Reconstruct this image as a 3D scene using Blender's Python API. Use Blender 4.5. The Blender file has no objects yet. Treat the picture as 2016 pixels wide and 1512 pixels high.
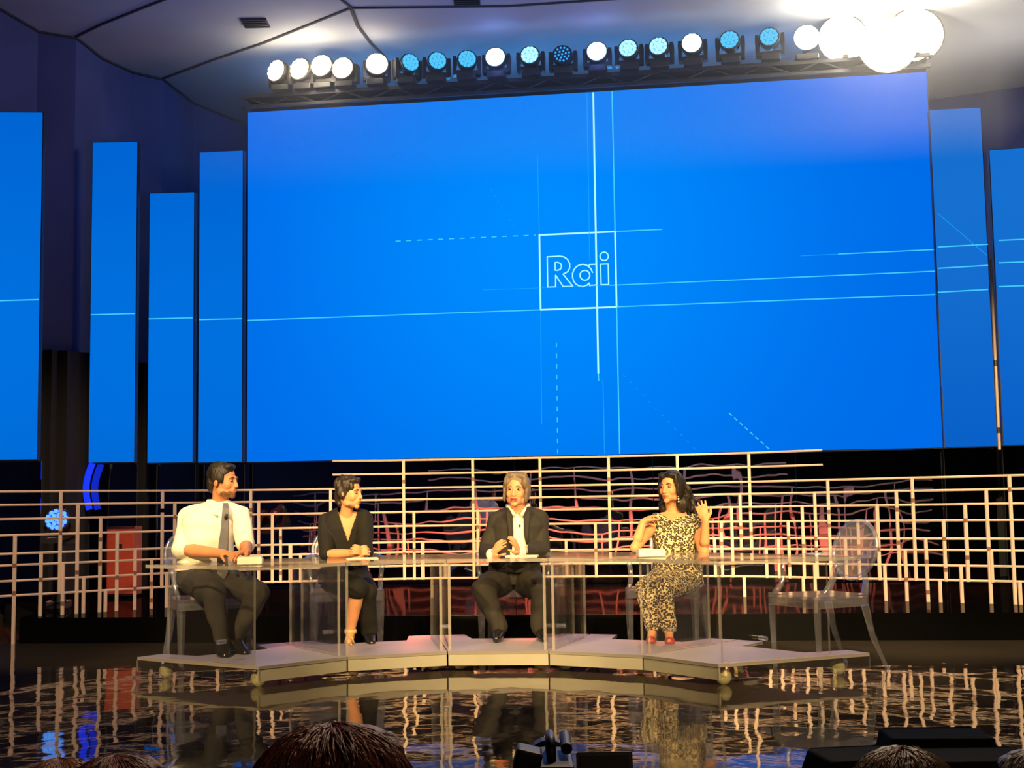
import bpy, math, random
from mathutils import Vector, Matrix, noise
random.seed(7)
S = bpy.context.scene
COL = S.collection
PI = math.pi

# ------------------------------------------------------------------ camera
F_PX = 2600.0
PITCH, ROLL = math.radians(5.2), math.radians(0.9)
CAM = Vector((0, 0, 1.06))
cf = Vector((0, math.cos(PITCH), math.sin(PITCH)))
cu0 = Vector((0, -math.sin(PITCH), math.cos(PITCH)))
cr0 = Vector((1, 0, 0))
cr = math.cos(ROLL) * cr0 - math.sin(ROLL) * cu0
cu = math.sin(ROLL) * cr0 + math.cos(ROLL) * cu0
cam_d = bpy.data.cameras.new('camera')
cam_d.sensor_width = 36
cam_d.lens = F_PX / 2016 * 36
cam_d.clip_start = 0.05
cam_d.clip_end = 200
cam = bpy.data.objects.new('camera', cam_d)
COL.objects.link(cam)
m3 = Matrix((cr, cu, -cf)).transposed()
cam.matrix_world = Matrix.Translation(CAM) @ m3.to_4x4()
S.camera = cam
S.view_settings.view_transform = 'Standard'
S.view_settings.look = 'None'
S.view_settings.gamma = 1
S.view_settings.exposure = 0
S.view_settings.use_curve_mapping = False
try:
    S.cycles.transparent_max_bounces = 48
    S.cycles.max_bounces = 10
except Exception:
    pass

def ray(px, py):
    return cf * F_PX + cr * (px - 1008) + cu * (756 - py)
def U(px, py, D):
    """world point seen at a pixel, at forward distance D"""
    r = ray(px, py)
    return CAM + r * (D / r.y)
def UZ(px, py, z):
    r = ray(px, py)
    return CAM + r * ((z - CAM.z) / r.z)
def yhor(px):
    return 991 - (px - 1008) * 0.0157

# ------------------------------------------------------------------ world and lights
w = bpy.data.worlds.new('hall_dark')
S.world = w
w.use_nodes = True
w.node_tree.nodes['Background'].inputs[0].default_value = (0.03, 0.035, 0.06, 1)
w.node_tree.nodes['Background'].inputs[1].default_value = 0.35

def look(o, target):
    d = Vector(target) - o.location
    o.rotation_euler = d.to_track_quat('-Z', 'Y').to_euler()
def spot(name, loc, target, power, color, angle=30, blend=0.5, r=0.12):
    l = bpy.data.lights.new(name, 'SPOT')
    l.energy = power
    l.color = color
    l.spot_size = math.radians(angle)
    l.spot_blend = blend
    l.shadow_soft_size = r
    o = bpy.data.objects.new(name, l)
    COL.objects.link(o)
    o.location = loc
    look(o, target)
    return o
def point(name, loc, power, color, r=0.1):
    l = bpy.data.lights.new(name, 'POINT')
    l.energy = power
    l.color = color
    l.shadow_soft_size = r
    o = bpy.data.objects.new(name, l)
    COL.objects.link(o)
    o.location = loc
    return o
WARM = (1.0, 0.66, 0.26)
spot('key_light', (-4.0, 0.5, 5.2), (-1.2, 9.0, 0.9), 5600, WARM, 26)
spot('key_light', (0.3, 0.0, 5.6), (0.2, 9.3, 0.9), 4700, WARM, 24)
spot('key_light', (4.2, 0.5, 5.2), (1.3, 8.9, 0.9), 5600, WARM, 26)
spot('rail_light', (-1.0, 4.0, 5.6), (-3.2, 11.3, 0.9), 2500, (1, 0.70, 0.42), 34)
spot('rail_light', (0.5, 4.0, 5.8), (-0.2, 12.4, 0.9), 800, (1, 0.72, 0.42), 30)
spot('rail_light', (1.5, 4.0, 5.6), (3.6, 11.3, 0.9), 6800, (1, 0.72, 0.36), 38)
# red spots under the screen edge, shining forward on the backs of the rails
for x, y, p in ((-4.3, 12.6, 110), (-2.3, 13.9, 260), (-1.1, 13.7, 560), (0.2, 13.6, 560), (1.5, 13.4, 520), (2.8, 13.2, 420), (4.1, 12.8, 300)):
    spot('red_spot', (x, y, 1.5), (x * 0.98, y - 0.65, 0.3), p, (1.0, 0.16, 0.07), 96, 0.6, 0.04)
# blue light thrown up on the ceiling from behind the light bar
for x in (-2.4, -1.5, -0.6, 0.3, 1.2, 2.1, 3.0):
    point('ceiling_wash', (x, 14.75 - 0.14 * x, 5.62), 12, (0.10, 0.42, 1.0), 0.08)
spot('ceiling_blue', (-1.5, 9.0, 3.2), (-2.5, 15.5, 6.2), 260, (0.22, 0.42, 1.0), 80, 1.0)
spot('ceiling_blue', (2.0, 9.0, 3.2), (2.0, 14.0, 6.2), 260, (0.36, 0.5, 1.0), 90, 1.0)
point('warm_spill', (5.6, 14.2, 5.0), 90, (1, 0.85, 0.68), 0.3)  # added without a fixture to brighten the right wall
point('warm_spill', (-2.2, 14.2, 5.75), 8, (1, 0.8, 0.6), 0.2)
point('warm_spill', (3.9, 13.2, 5.6), 110, (1, 0.82, 0.6), 0.25)

# ------------------------------------------------------------------ materials
def sl(c):
    return tuple((x / 12.92 if x <= 0.04045 else ((x + 0.055) / 1.055) ** 2.4) for x in [v / 255 for v in c])
def new_mat(name):
    m = bpy.data.materials.new(name)
    m.use_nodes = True
    nt = m.node_tree
    for n in list(nt.nodes):
        nt.nodes.remove(n)
    o = nt.nodes.new('ShaderNodeOutputMaterial')
    return m, nt, o
def PM(name, col, rough=0.5, metal=0.0, noise_amt=0.12, nscale=20.0, spec=0.5, bump=0.0, bscale=60.0, ior=None, sss=0.0, stretch=None):
    """principled with a light procedural colour variation and optional bump"""
    m, nt, o = new_mat(name)
    b = nt.nodes.new('ShaderNodeBsdfPrincipled')
    nt.links.new(b.outputs[0], o.inputs[0])
    tc = nt.nodes.new('ShaderNodeTexCoord')
    mp = nt.nodes.new('ShaderNodeMapping')
    nt.links.new(tc.outputs['Object'], mp.inputs[0])
    if stretch:
        mp.inputs['Scale'].default_value = stretch
    n = nt.nodes.new('ShaderNodeTexNoise')
    n.inputs['Scale'].default_value = nscale
    nt.links.new(mp.outputs[0], n.inputs['Vector'])
    r = nt.nodes.new('ShaderNodeValToRGB')
    a = [max(0, c * (1 - noise_amt)) for c in col]
    z = [min(1, c * (1 + noise_amt)) for c in col]
    r.color_ramp.elements[0].color = (*a, 1)
    r.color_ramp.elements[1].color = (*z, 1)
    r.color_ramp.elements[0].position = 0.3
    r.color_ramp.elements[1].position = 0.7
    nt.links.new(n.outputs[0], r.inputs[0])
    nt.links.new(r.outputs[0], b.inputs['Base Color'])
    b.inputs['Roughness'].default_value = rough
    b.inputs['Metallic'].default_value = metal
    b.inputs['Specular IOR Level'].default_value = spec
    if ior:
        b.inputs['IOR'].default_value = ior
    if sss:
        b.inputs['Subsurface Weight'].default_value = sss
        b.inputs['Subsurface Radius'].default_value = (0.02, 0.008, 0.004)
        b.inputs['Subsurface Scale'].default_value = 0.5
    if bump:
        n2 = nt.nodes.new('ShaderNodeTexNoise')
        n2.inputs['Scale'].default_value = bscale
        nt.links.new(mp.outputs[0], n2.inputs['Vector'])
        bp = nt.nodes.new('ShaderNodeBump')
        bp.inputs['Strength'].default_value = bump
        bp.inputs['Distance'].default_value = 0.01
        nt.links.new(n2.outputs[0], bp.inputs['Height'])
        nt.links.new(bp.outputs[0], b.inputs['Normal'])
    return m
def EM(name, col, strength=1.0):
    m, nt, o = new_mat(name)
    e = nt.nodes.new('ShaderNodeEmission')
    e.inputs[0].default_value = (*col, 1)
    e.inputs[1].default_value = strength
    nt.links.new(e.outputs[0], o.inputs[0])
    return m
def acrylic(name, tint=(0.97, 0.98, 0.98), body=0.04, base=0.05, gain=0.75, rough=0.04, bodycol=(0.8, 0.8, 0.85)):
    """clear plastic: see-through, mirror-like at glancing angles, faint milky body"""
    m, nt, o = new_mat(name)
    t = nt.nodes.new('ShaderNodeBsdfTransparent')
    t.inputs[0].default_value = (*tint, 1)
    g = nt.nodes.new('ShaderNodeBsdfGlossy')
    g.inputs['Roughness'].default_value = rough
    d = nt.nodes.new('ShaderNodeBsdfDiffuse')
    d.inputs[0].default_value = (*bodycol, 1)
    lw = nt.nodes.new('ShaderNodeLayerWeight')
    lw.inputs[0].default_value = 0.5
    p = nt.nodes.new('ShaderNodeMath'); p.operation = 'POWER'; p.inputs[1].default_value = 3.5
    nt.links.new(lw.outputs['Facing'], p.inputs[0])
    ma = nt.nodes.new('ShaderNodeMath'); ma.operation = 'MULTIPLY_ADD'
    ma.inputs[1].default_value = gain; ma.inputs[2].default_value = base
    nt.links.new(p.outputs[0], ma.inputs[0])
    m1 = nt.nodes.new('ShaderNodeMixShader'); m1.inputs[0].default_value = body
    nt.links.new(t.outputs[0], m1.inputs[1]); nt.links.new(d.outputs[0], m1.inputs[2])
    m2 = nt.nodes.new('ShaderNodeMixShader')
    nt.links.new(ma.outputs[0], m2.inputs[0])
    nt.links.new(m1.outputs[0], m2.inputs[1]); nt.links.new(g.outputs[0], m2.inputs[2])
    nt.links.new(m2.outputs[0], o.inputs[0])
    return m

def wave_mirror(name, base, scale, strength, stretch=(1, 1, 1), rough=0.03, spec=0.5, ior=1.5, metal=0.0, fine=0.0):
    m, nt, o = new_mat(name)
    b = nt.nodes.new('ShaderNodeBsdfPrincipled')
    nt.links.new(b.outputs[0], o.inputs[0])
    b.inputs['Base Color'].default_value = (*base, 1)
    b.inputs['Roughness'].default_value = rough
    b.inputs['Metallic'].default_value = metal
    b.inputs['IOR'].default_value = ior
    tc = nt.nodes.new('ShaderNodeTexCoord')
    mp = nt.nodes.new('ShaderNodeMapping')
    mp.inputs['Scale'].default_value = stretch
    nt.links.new(tc.outputs['Object'], mp.inputs[0])
    n = nt.nodes.new('ShaderNodeTexNoise')
    n.inputs['Scale'].default_value = scale
    n.inputs['Detail'].default_value = 1.5
    nt.links.new(mp.outputs[0], n.inputs['Vector'])
    bp = nt.nodes.new('ShaderNodeBump')
    bp.inputs['Strength'].default_value = 1.0
    bp.inputs['Distance'].default_value = strength
    nt.links.new(n.outputs[0], bp.inputs['Height'])
    last = bp
    if fine:
        n2 = nt.nodes.new('ShaderNodeTexNoise')
        n2.inputs['Scale'].default_value = scale * 5
        nt.links.new(mp.outputs[0], n2.inputs['Vector'])
        b2 = nt.nodes.new('ShaderNodeBump')
        b2.inputs['Strength'].default_value = 1.0
        b2.inputs['Distance'].default_value = fine
        nt.links.new(n2.outputs[0], b2.inputs['Height'])
        nt.links.new(bp.outputs[0], b2.inputs['Normal'])
        last = b2
    nt.links.new(last.outputs[0], b.inputs['Normal'])
    return m

M_floor = wave_mirror('polished_black_floor', (0.042, 0.034, 0.026), 2.2, 0.0045, (1.3, 1.0, 1), rough=0.035, ior=1.75, fine=0.00035)
M_riser = wave_mirror('black_gloss_riser', (0.0015, 0.0015, 0.0015), 2.0, 0.002, rough=0.12, ior=1.33)
M_mirror = wave_mirror('wavy_mirror_plexi', (0.5, 0.5, 0.52), 1.1, 0.015, (1.5, 1.0, 0.9), rough=0.02, metal=1.0)
M_ceil = PM('ceiling_fabric', sl((150, 155, 165)), 0.9, noise_amt=0.06, nscale=1.2)
M_wall = PM('dark_wall', sl((58, 66, 118)), 0.9, noise_amt=0.15, nscale=1.0)
M_seam = PM('seam_cord', sl((45, 45, 55)), 0.9)
M_drape = PM('black_drape', (0.008, 0.008, 0.009), 0.95)
M_hall = PM('hall_wall', (0.02, 0.02, 0.025), 0.9)
M_black = PM('black_metal', (0.018, 0.018, 0.020), 0.45, spec=0.4)
M_blackp = PM('black_plastic', (0.012, 0.012, 0.012), 0.5)
M_chrome = PM('chrome', (0.8, 0.8, 0.82), 0.15, metal=1.0)
M_rail = PM('cream_rail_paint', sl((205, 182, 166)), 0.5, noise_amt=0.05, nscale=6)
M_tape = PM('rail_joint', sl((120, 85, 70)), 0.6)
M_clear = acrylic('clear_acrylic', tint=(0.985, 0.985, 0.985), body=0.004, base=0.03)
M_ghost = acrylic('clear_polycarbonate', tint=(0.9, 0.92, 0.95), body=0.075, base=0.11, gain=1.1, rough=0.12, bodycol=(0.7, 0.72, 0.9))
M_edge = acrylic('acrylic_cut_edge', tint=(0.8, 0.8, 0.8), body=0.32, base=0.06, gain=0.5, rough=0.15, bodycol=(0.62, 0.58, 0.58))
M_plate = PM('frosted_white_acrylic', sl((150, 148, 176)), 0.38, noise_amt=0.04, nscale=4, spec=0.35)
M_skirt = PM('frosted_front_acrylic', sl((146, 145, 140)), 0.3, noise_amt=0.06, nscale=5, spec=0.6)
M_ball = acrylic('glass_ball', tint=(0.85, 0.86, 0.75), body=0.22, base=0.1, gain=0.8, rough=0.05, bodycol=(0.9, 0.9, 0.6))
M_white = PM('white_card', sl((240, 238, 230)), 0.6, noise_amt=0.02)
M_paper = PM('paper', sl((225, 220, 205)), 0.7, noise_amt=0.03)
SKIN = PM('skin_tan', sl((205, 140, 98)), 0.5, noise_amt=0.05, nscale=14, spec=0.3, sss=0.08)
SKIN2 = PM('skin_light', sl((222, 160, 118)), 0.5, noise_amt=0.05, nscale=14, spec=0.3, sss=0.08)
SKIN3 = PM('skin_pink', sl((225, 150, 115)), 0.5, noise_amt=0.07, nscale=14, spec=0.3, sss=0.08)
M_lip = PM('lips', sl((165, 80, 70)), 0.45)
M_lipm = PM('lips_pale', sl((190, 112, 88)), 0.5)
M_mouth = PM('open_mouth', sl((110, 45, 35)), 0.6)
M_eyew = PM('eye_white_shaded', sl((150, 122, 100)), 0.4)  # shade of the lids is put into this colour
M_iris = PM('iris', sl((35, 22, 15)), 0.2)
M_hairblk = PM('hair_black', sl((30, 24, 20)), 0.55, noise_amt=0.5, nscale=8, bump=0.6, bscale=18, stretch=(6, 6, 1))
M_hairdk = PM('hair_dark_brown', sl((42, 32, 26)), 0.5, noise_amt=0.5, nscale=8, bump=0.6, bscale=18, stretch=(6, 6, 1))
M_hairgr = PM('hair_grey', sl((112, 98, 82)), 0.55, noise_amt=0.3, nscale=8, bump=0.6, bscale=18, stretch=(6, 6, 1))
M_beard = PM('stubble', sl((120, 78, 50)), 0.7, noise_amt=0.25, nscale=120)
M_shirt = PM('white_shirt', sl((238, 232, 215)), 0.8, noise_amt=0.03)
M_tie = PM('grey_tie', sl((98, 98, 104)), 0.6)
M_trous = PM('charcoal_trousers', sl((52, 50, 50)), 0.85)
M_suit = PM('dark_suit', sl((36, 33, 31)), 0.85)
M_dress = PM('black_jersey', sl((13, 12, 11)), 0.85)
M_shoe = PM('black_shoe', (0.01, 0.01, 0.01), 0.25)
M_sandal = PM('beige_sandal', sl((190, 165, 125)), 0.5)
M_redshoe = PM('red_shoe', sl((170, 50, 35)), 0.3)
M_pearl = PM('pearl', sl((235, 230, 225)), 0.15)

def leopard(name):
    m, nt, o = new_mat(name)
    b = nt.nodes.new('ShaderNodeBsdfPrincipled')
    b.inputs['Roughness'].default_value = 0.75
    nt.links.new(b.outputs[0], o.inputs[0])
    tc = nt.nodes.new('ShaderNodeTexCoord')
    v = nt.nodes.new('ShaderNodeTexVoronoi'); v.feature = 'F1'
    v.inputs['Scale'].default_value = 66
    v.inputs['Randomness'].default_value = 0.8
    nz = nt.nodes.new('ShaderNodeTexNoise'); nz.inputs['Scale'].default_value = 60
    vm = nt.nodes.new('ShaderNodeVectorMath'); vm.operation = 'MULTIPLY_ADD'
    vm.inputs[1].default_value = (0.008, 0.008, 0.008)
    nt.links.new(nz.outputs['Color'], vm.inputs[0])
    nt.links.new(tc.outputs['Object'], vm.inputs[2])
    nt.links.new(vm.outputs[0], v.inputs['Vector'])
    r = nt.nodes.new('ShaderNodeValToRGB')
    cr_ = r.color_ramp
    cr_.interpolation = 'CONSTANT'
    cr_.elements[0].position = 0.0; cr_.elements[0].color = (*sl((150, 125, 85)), 1)
    cr_.elements[1].position = 0.22; cr_.elements[1].color = (*sl((48, 38, 26)), 1)
    e = cr_.elements.new(0.55); e.color = (*sl((235, 220, 180)), 1)
    nt.links.new(v.outputs['Distance'], r.inputs[0])
    nt.links.new(r.outputs[0], b.inputs['Base Color'])
    return m
M_leo = leopard('leopard_print')

def screen_mat(name, c_in, c_out, centre, radius):
    """picture shown on an LED screen: blue, a little brighter round the logo"""
    m, nt, o = new_mat(name)
    e = nt.nodes.new('ShaderNodeEmission')
    tc = nt.nodes.new('ShaderNodeTexCoord')
    vm = nt.nodes.new('ShaderNodeVectorMath'); vm.operation = 'SUBTRACT'
    vm.inputs[1].default_value = centre
    nt.links.new(tc.outputs['Object'], vm.inputs[0])
    ln = nt.nodes.new('ShaderNodeVectorMath'); ln.operation = 'LENGTH'
    nt.links.new(vm.outputs[0], ln.inputs[0])
    dv = nt.nodes.new('ShaderNodeMath'); dv.operation = 'DIVIDE'; dv.inputs[1].default_value = radius
    nt.links.new(ln.outputs['Value'], dv.inputs[0])
    r = nt.nodes.new('ShaderNodeValToRGB')
    r.color_ramp.interpolation = 'EASE'
    r.color_ramp.elements[0].color = (*c_in, 1)
    r.color_ramp.elements[1].color = (*c_out, 1)
    nt.links.new(dv.outputs[0], r.inputs[0])
    nt.links.new(r.outputs[0], e.inputs[0])
    nt.links.new(e.outputs[0], o.inputs[0])
    return m

# ------------------------------------------------------------------ mesh builder
class MB:
    def __init__(s):
        s.v = []; s.f = []; s.mi = []
    def add(s, vs, fs, mi=0):
        n = len(s.v)
        s.v += [Vector(p) for p in vs]
        s.f += [tuple(i + n for i in f) for f in fs]
        s.mi += [mi] * len(fs) if isinstance(mi, int) else list(mi)
        return s
    def box(s, c, d, R=None, mi=0):
        c = Vector(c); vs = []
        for z in (-1, 1):
            for x, y in ((-1, -1), (1, -1), (1, 1), (-1, 1)):
                p = Vector((x * d[0] / 2, y * d[1] / 2, z * d[2] / 2))
                vs.append(c + (R @ p if R else p))
        return s.add(vs, [(3, 2, 1, 0), (4, 5, 6, 7), (0, 1, 5, 4), (1, 2, 6, 5), (2, 3, 7, 6), (3, 0, 4, 7)], mi)
    def prism(s, poly, z0, z1, mi=0, side=None):
        n = len(poly)
        vs = [(x, y, z0) for x, y in poly] + [(x, y, z1) for x, y in poly]
        fs = [tuple(range(n - 1, -1, -1)), tuple(range(n, 2 * n))]
        fs += [(i, (i + 1) % n, n + (i + 1) % n, n + i) for i in range(n)]
        side = mi if side is None else side
        return s.add(vs, fs, [mi, mi] + [side] * n)
    def tube(s, path, rad, n=10, closed=False, flat=None, mi=0):
        path = [Vector(p) for p in path]
        k = len(path)
        rs = rad if isinstance(rad, (list, tuple)) else [rad] * k
        up = None; rings = []
        for i, p in enumerate(path):
            a = path[i - 1] if (i > 0 or closed) else p
            b = path[(i + 1) % k] if (i < k - 1 or closed) else p
            t = (b - a).normalized()
            if up is None:
                up = Vector((0, 0, 1)) if abs(t.z) < 0.9 else Vector((0, 1, 0))
            up = (up - t * up.dot(t)).normalized()
            side = t.cross(up)
            fl = flat or 1.0
            rings.append([p + (side * math.cos(2 * PI * j / n) + up * math.sin(2 * PI * j / n) * fl) * rs[i] for j in range(n)])
        vs = [q for r in rings for q in r]
        fs = []
        for i in range(k if closed else k - 1):
            i2 = (i + 1) % k
            for j in range(n):
                fs.append((i * n + j, i * n + (j + 1) % n, i2 * n + (j + 1) % n, i2 * n + j))
        if not closed:
            fs.append(tuple(range(n - 1, -1, -1)))
            fs.append(tuple((k - 1) * n + j for j in range(n)))
        return s.add(vs, fs, mi)
    def cyl(s, a, b, r0, r1=None, n=16, mi=0):
        return s.tube([a, b], [r0, r0 if r1 is None else r1], n, mi=mi)
    def ell(s, c, r, R=None, nu=14, nv=10, mi=0):
        c = Vector(c)
        if not hasattr(r, '__len__'): r = (r, r, r)
        vs = []; 
        def T(p):
            return c + (R @ p if R else p)
        vs.append(T(Vector((0, 0, r[2]))))
        for i in range(1, nv):
            th = PI * i / nv
            for j in range(nu):
                ph = 2 * PI * j / nu
                vs.append(T(Vector((r[0] * math.sin(th) * math.cos(ph), r[1] * math.sin(th) * math.sin(ph), r[2] * math.cos(th)))))
        vs.append(T(Vector((0, 0, -r[2]))))
        L = len(vs) - 1
        fs = [(0, 1 + j, 1 + (j + 1) % nu) for j in range(nu)]
        for i in range(nv - 2):
            for j in range(nu):
                a = 1 + i * nu + j; b = 1 + i * nu + (j + 1) % nu
                fs.append((a, a + nu, b + nu, b))
        a = 1 + (nv - 2) * nu
        fs += [(a + j, L, a + (j + 1) % nu) for j in range(nu)]
        return s.add(vs, fs, mi)
    def caps(s, pts, rs):
        """tapered limb through points: tube plus balls at the joints"""
        s.tube(pts, list(rs), 14)
        for p, r in zip(pts, rs):
            s.ell(p, r, nu=14, nv=10)
        return s
    def loft(s, rings, n=24, cap=True, sq=2.4):
        """rings: (centre, half width, half depth, yaw)"""
        vs = []
        for c, a, b, yaw in rings:
            c = Vector(c)
            ex = Vector((math.cos(yaw), math.sin(yaw), 0)); ey = Vector((-math.sin(yaw), math.cos(yaw), 0))
            for j in range(n):
                t = 2 * PI * j / n
                cx, sy = math.cos(t), math.sin(t)
                cx = math.copysign(abs(cx) ** (2 / sq), cx); sy = math.copysign(abs(sy) ** (2 / sq), sy)
                vs.append(c + ex * a * cx + ey * b * sy)
        k = len(rings); fs = []
        for i in range(k - 1):
            for j in range(n):
                fs.append((i * n + j, i * n + (j + 1) % n, (i + 1) * n + (j + 1) % n, (i + 1) * n + j))
        if cap:
            fs.append(tuple(range(n - 1, -1, -1))); fs.append(tuple((k - 1) * n + j for j in range(n)))
        return s.add(vs, fs)
    def xf(s, mat):
        s.v = [mat @ p for p in s.v]
        return s
    def build(s, name, mats, parent=None, smooth=False, org=None, bevel=0.0):
        me = bpy.data.meshes.new(name)
        o_ = Vector(org) if org is not None else Vector((0, 0, 0))
        me.from_pydata([tuple(p - o_) for p in s.v], [], s.f)
        if not isinstance(mats, (list, tuple)): mats = [mats]
        for m in mats: me.materials.append(m)
        if len(mats) > 1:
            me.polygons.foreach_set('material_index', s.mi)
        if smooth:
            me.polygons.foreach_set('use_smooth', [True] * len(me.polygons))
        me.update()
        o = bpy.data.objects.new(name, me)
        COL.objects.link(o)
        if parent: o.parent = parent
        elif org is not None: o.location = o_
        if bevel:
            bv = o.modifiers.new('bevel', 'BEVEL'); bv.width = bevel; bv.segments = 2; bv.limit_method = 'ANGLE'
        return o
    def remesh(s, name, mat, parent=None, org=None, voxel=0.006, smooth=6, amp=0.0, freq=12.0, sfac=0.5, stretch=(1, 1, 1)):
        """merge all the shapes into ONE continuous skin"""
        tmp = s.build('tmp', mat)
        r = tmp.modifiers.new('r', 'REMESH'); r.mode = 'VOXEL'; r.voxel_size = voxel; r.use_smooth_shade = True
        if smooth:
            q = tmp.modifiers.new('s', 'SMOOTH'); q.factor = sfac; q.iterations = smooth
        dg = bpy.context.evaluated_depsgraph_get()
        dg.update()
        me = bpy.data.meshes.new_from_object(tmp.evaluated_get(dg))
        old = tmp.data
        bpy.data.objects.remove(tmp); bpy.data.meshes.remove(old)
        me.name = name
        o_ = Vector(org) if org is not None else Vector((0, 0, 0))
        if amp:
            nn = [v.normal.copy() for v in me.vertices]
            for v, nr in zip(me.vertices, nn):
                p = v.co
                v.co = p + nr * amp * noise.noise(Vector((p.x * freq * stretch[0], p.y * freq * stretch[1], p.z * freq * stretch[2])))
        for v in me.vertices: v.co -= o_
        me.materials.clear(); me.materials.append(mat)
        me.polygons.foreach_set('use_smooth', [True] * len(me.polygons))
        me.update()
        o = bpy.data.objects.new(name, me)
        COL.objects.link(o)
        if parent: o.parent = parent
        elif org is not None: o.location = o_
        return o

def tag(o, label=None, cat=None, group=None, kind=None):
    if label: o['label'] = label
    if cat: o['category'] = cat
    if group: o['group'] = group
    if kind: o['kind'] = kind
    return o
def thing(name, label, cat, loc=(0, 0, 0), rz=0.0, group=None):
    o = bpy.data.objects.new(name, None)
    o.empty_display_size = 0.1
    COL.objects.link(o)
    o.location = loc; o.rotation_euler = (0, 0, rz)
    return tag(o, label, cat, group)
def dup(root, loc=None, rz=None, label=None, group=None):
    def cp(o, par):
        c = o.copy(); COL.objects.link(c)
        if par: c.parent = par
        for ch in list(o.children): cp(ch, c)
        return c
    kids = list(root.children)
    r = root.copy(); COL.objects.link(r)
    for k in kids: cp(k, r)
    if loc is not None: r.location = loc
    if rz is not None: r.rotation_euler = (0, 0, rz)
    if label: r['label'] = label
    if group: r['group'] = group
    return r
def struct(name, mb, mat, **k):
    return tag(mb.build(name, mat, **k), kind='structure')
def Rz(a): return Matrix.Rotation(a, 3, 'Z')
def Rx(a): return Matrix.Rotation(a, 3, 'X')
def Ry(a): return Matrix.Rotation(a, 3, 'Y')

# ------------------------------------------------------------------ the room
struct('floor', MB().box((0, 7.5, -0.1), (16, 13, 0.2)), M_floor)
struct('stage_front', MB().box((0, 0.9, -0.62), (16, 0.2, 1.24)), M_hall)
struct('hall_floor', MB().box((0, -5.5, -1.25), (16, 13, 0.1)), M_hall)
ZC = 6.2
# ceiling / wall edge seen above the left screens
border_px = [(-260, -60), (-120, -10), (0, 18), (75, 62), (150, 75), (200, 115), (260, 142), (320, 156), (380, 203), (480, 243)]
bp_ = [UZ(x, y, ZC) for x, y in border_px]
def wall_strip(pts, z0, z1, th=0.1):
    """vertical wall of real thickness along a line in plan"""
    mb = MB()
    n = len(pts)
    for k in range(n - 1):
        a, b = pts[k], pts[k + 1]
        d = Vector((b[0] - a[0], b[1] - a[1], 0)).normalized(); nrm = Vector((-d.y, d.x, 0)) * th
        a_ = Vector((a[0], a[1], 0)); b_ = Vector((b[0], b[1], 0))
        mb.prism([(a_.x, a_.y), (b_.x, b_.y), (b_.x + nrm.x, b_.y + nrm.y), (a_.x + nrm.x, a_.y + nrm.y)], z0, z1)
    return mb
left_pts = [(-8.0, -12.0), (-8.0, 9.5), (bp_[0].x, bp_[0].y)] + [(p.x, p.y) for p in bp_[1:]]
struct('wall_left', wall_strip(left_pts, -1.3, ZC), M_wall)
back_pts = [(bp_[-1].x, bp_[-1].y), (0.5, 18.0), (4.6, 17.2), (8.0, 15.5)]
struct('wall_back', wall_strip(back_pts, -1.3, ZC), M_wall)
struct('wall_right', MB().box((8.05, 1.7, 2.45), (0.1, 27.6, 7.5)), M_wall)
struct('wall_front', MB().box((0, -12.05, 2.45), (16.2, 0.1, 7.5)), M_hall)
struct('ceiling', MB().box((0, 3.2, ZC + 0.06), (16.4, 30.6, 0.12)), M_ceil)
# seams of the fabric ceiling
def ceil_line(name, px, r=0.022):
    pts = [UZ(x, y, ZC - 0.005) for x, y in px]
    struct(name, MB().tube(pts, r, 6, flat=0.5), M_seam)
ceil_line('trim_1', border_px[1:], 0.03)
ceil_line('trim_2', [(150, 72), (200, 48), (300, 8), (400, -30)])
ceil_line('trim_3', [(320, 155), (420, 118), (520, 84), (690, 16), (1000, 12), (1300, -8)])
ceil_line('trim_4', [(660, -10), (690, 14), (705, 52), (730, 85), (760, 115)])
for k, (x0, y0, x1, y1) in enumerate(((478, 44, 528, 44), (893, 0, 945, -3))):
    a = UZ(x0, y0, ZC); b = UZ(x1, y1 + 0, ZC)
    c = (a + b) / 2
    v = thing('ceiling_vent', ['small dark slot vent in the ceiling near the top left', 'dark slot vent cut by the top edge of the picture'][k], 'vent', (c.x, c.y, ZC - 0.01))
    MB().box((0, 0, 0), ((b - a).length, 0.24, 0.02)).build('frame', M_seam, v)
    for q in range(4):
        MB().box((0, -0.08 + q * 0.053, -0.014), ((b - a).length * 0.94, 0.012, 0.012)).build('slat', M_black, v)

# riser with its glossy front, running behind the desks
ZR = 0.20
def Dris(px):   # distance of the riser front
    t = (px - 0) / 2016
    return 10.85 - 0.95 * t
re = [U(px, 1100, Dris(px)) for px in (40, 400, 800, 1200, 1600, 2016, 2500)]
poly = [(p.x, p.y) for p in re] + [(6.5, 14.4), (-5.4, 14.4), (-4.9, 12.8), (re[0].x - 0.05, re[0].y + 0.5)]
struct('riser', MB().prism(poly, 0.0, ZR), M_riser)
m_top, nt_, o_n = new_mat('riser_top_gloss')
d_n = nt_.nodes.new('ShaderNodeBsdfDiffuse'); d_n.inputs[0].default_value = (0.0015, 0.0015, 0.0015, 1)
g_n = nt_.nodes.new('ShaderNodeBsdfGlossy'); g_n.inputs['Roughness'].default_value = 0.05
x_n = nt_.nodes.new('ShaderNodeMixShader'); x_n.inputs[0].default_value = 0.22
nt_.links.new(d_n.outputs[0], x_n.inputs[1]); nt_.links.new(g_n.outputs[0], x_n.inputs[2]); nt_.links.new(x_n.outputs[0], o_n.inputs[0])
struct('riser_top', MB().prism([(x, y + 0.004) for x, y in poly], ZR, ZR + 0.003), m_top)
struct('back_floor', MB().box((0, 15.4, -0.08), (15.9, 2.8, 0.1)), M_hall)

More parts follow.
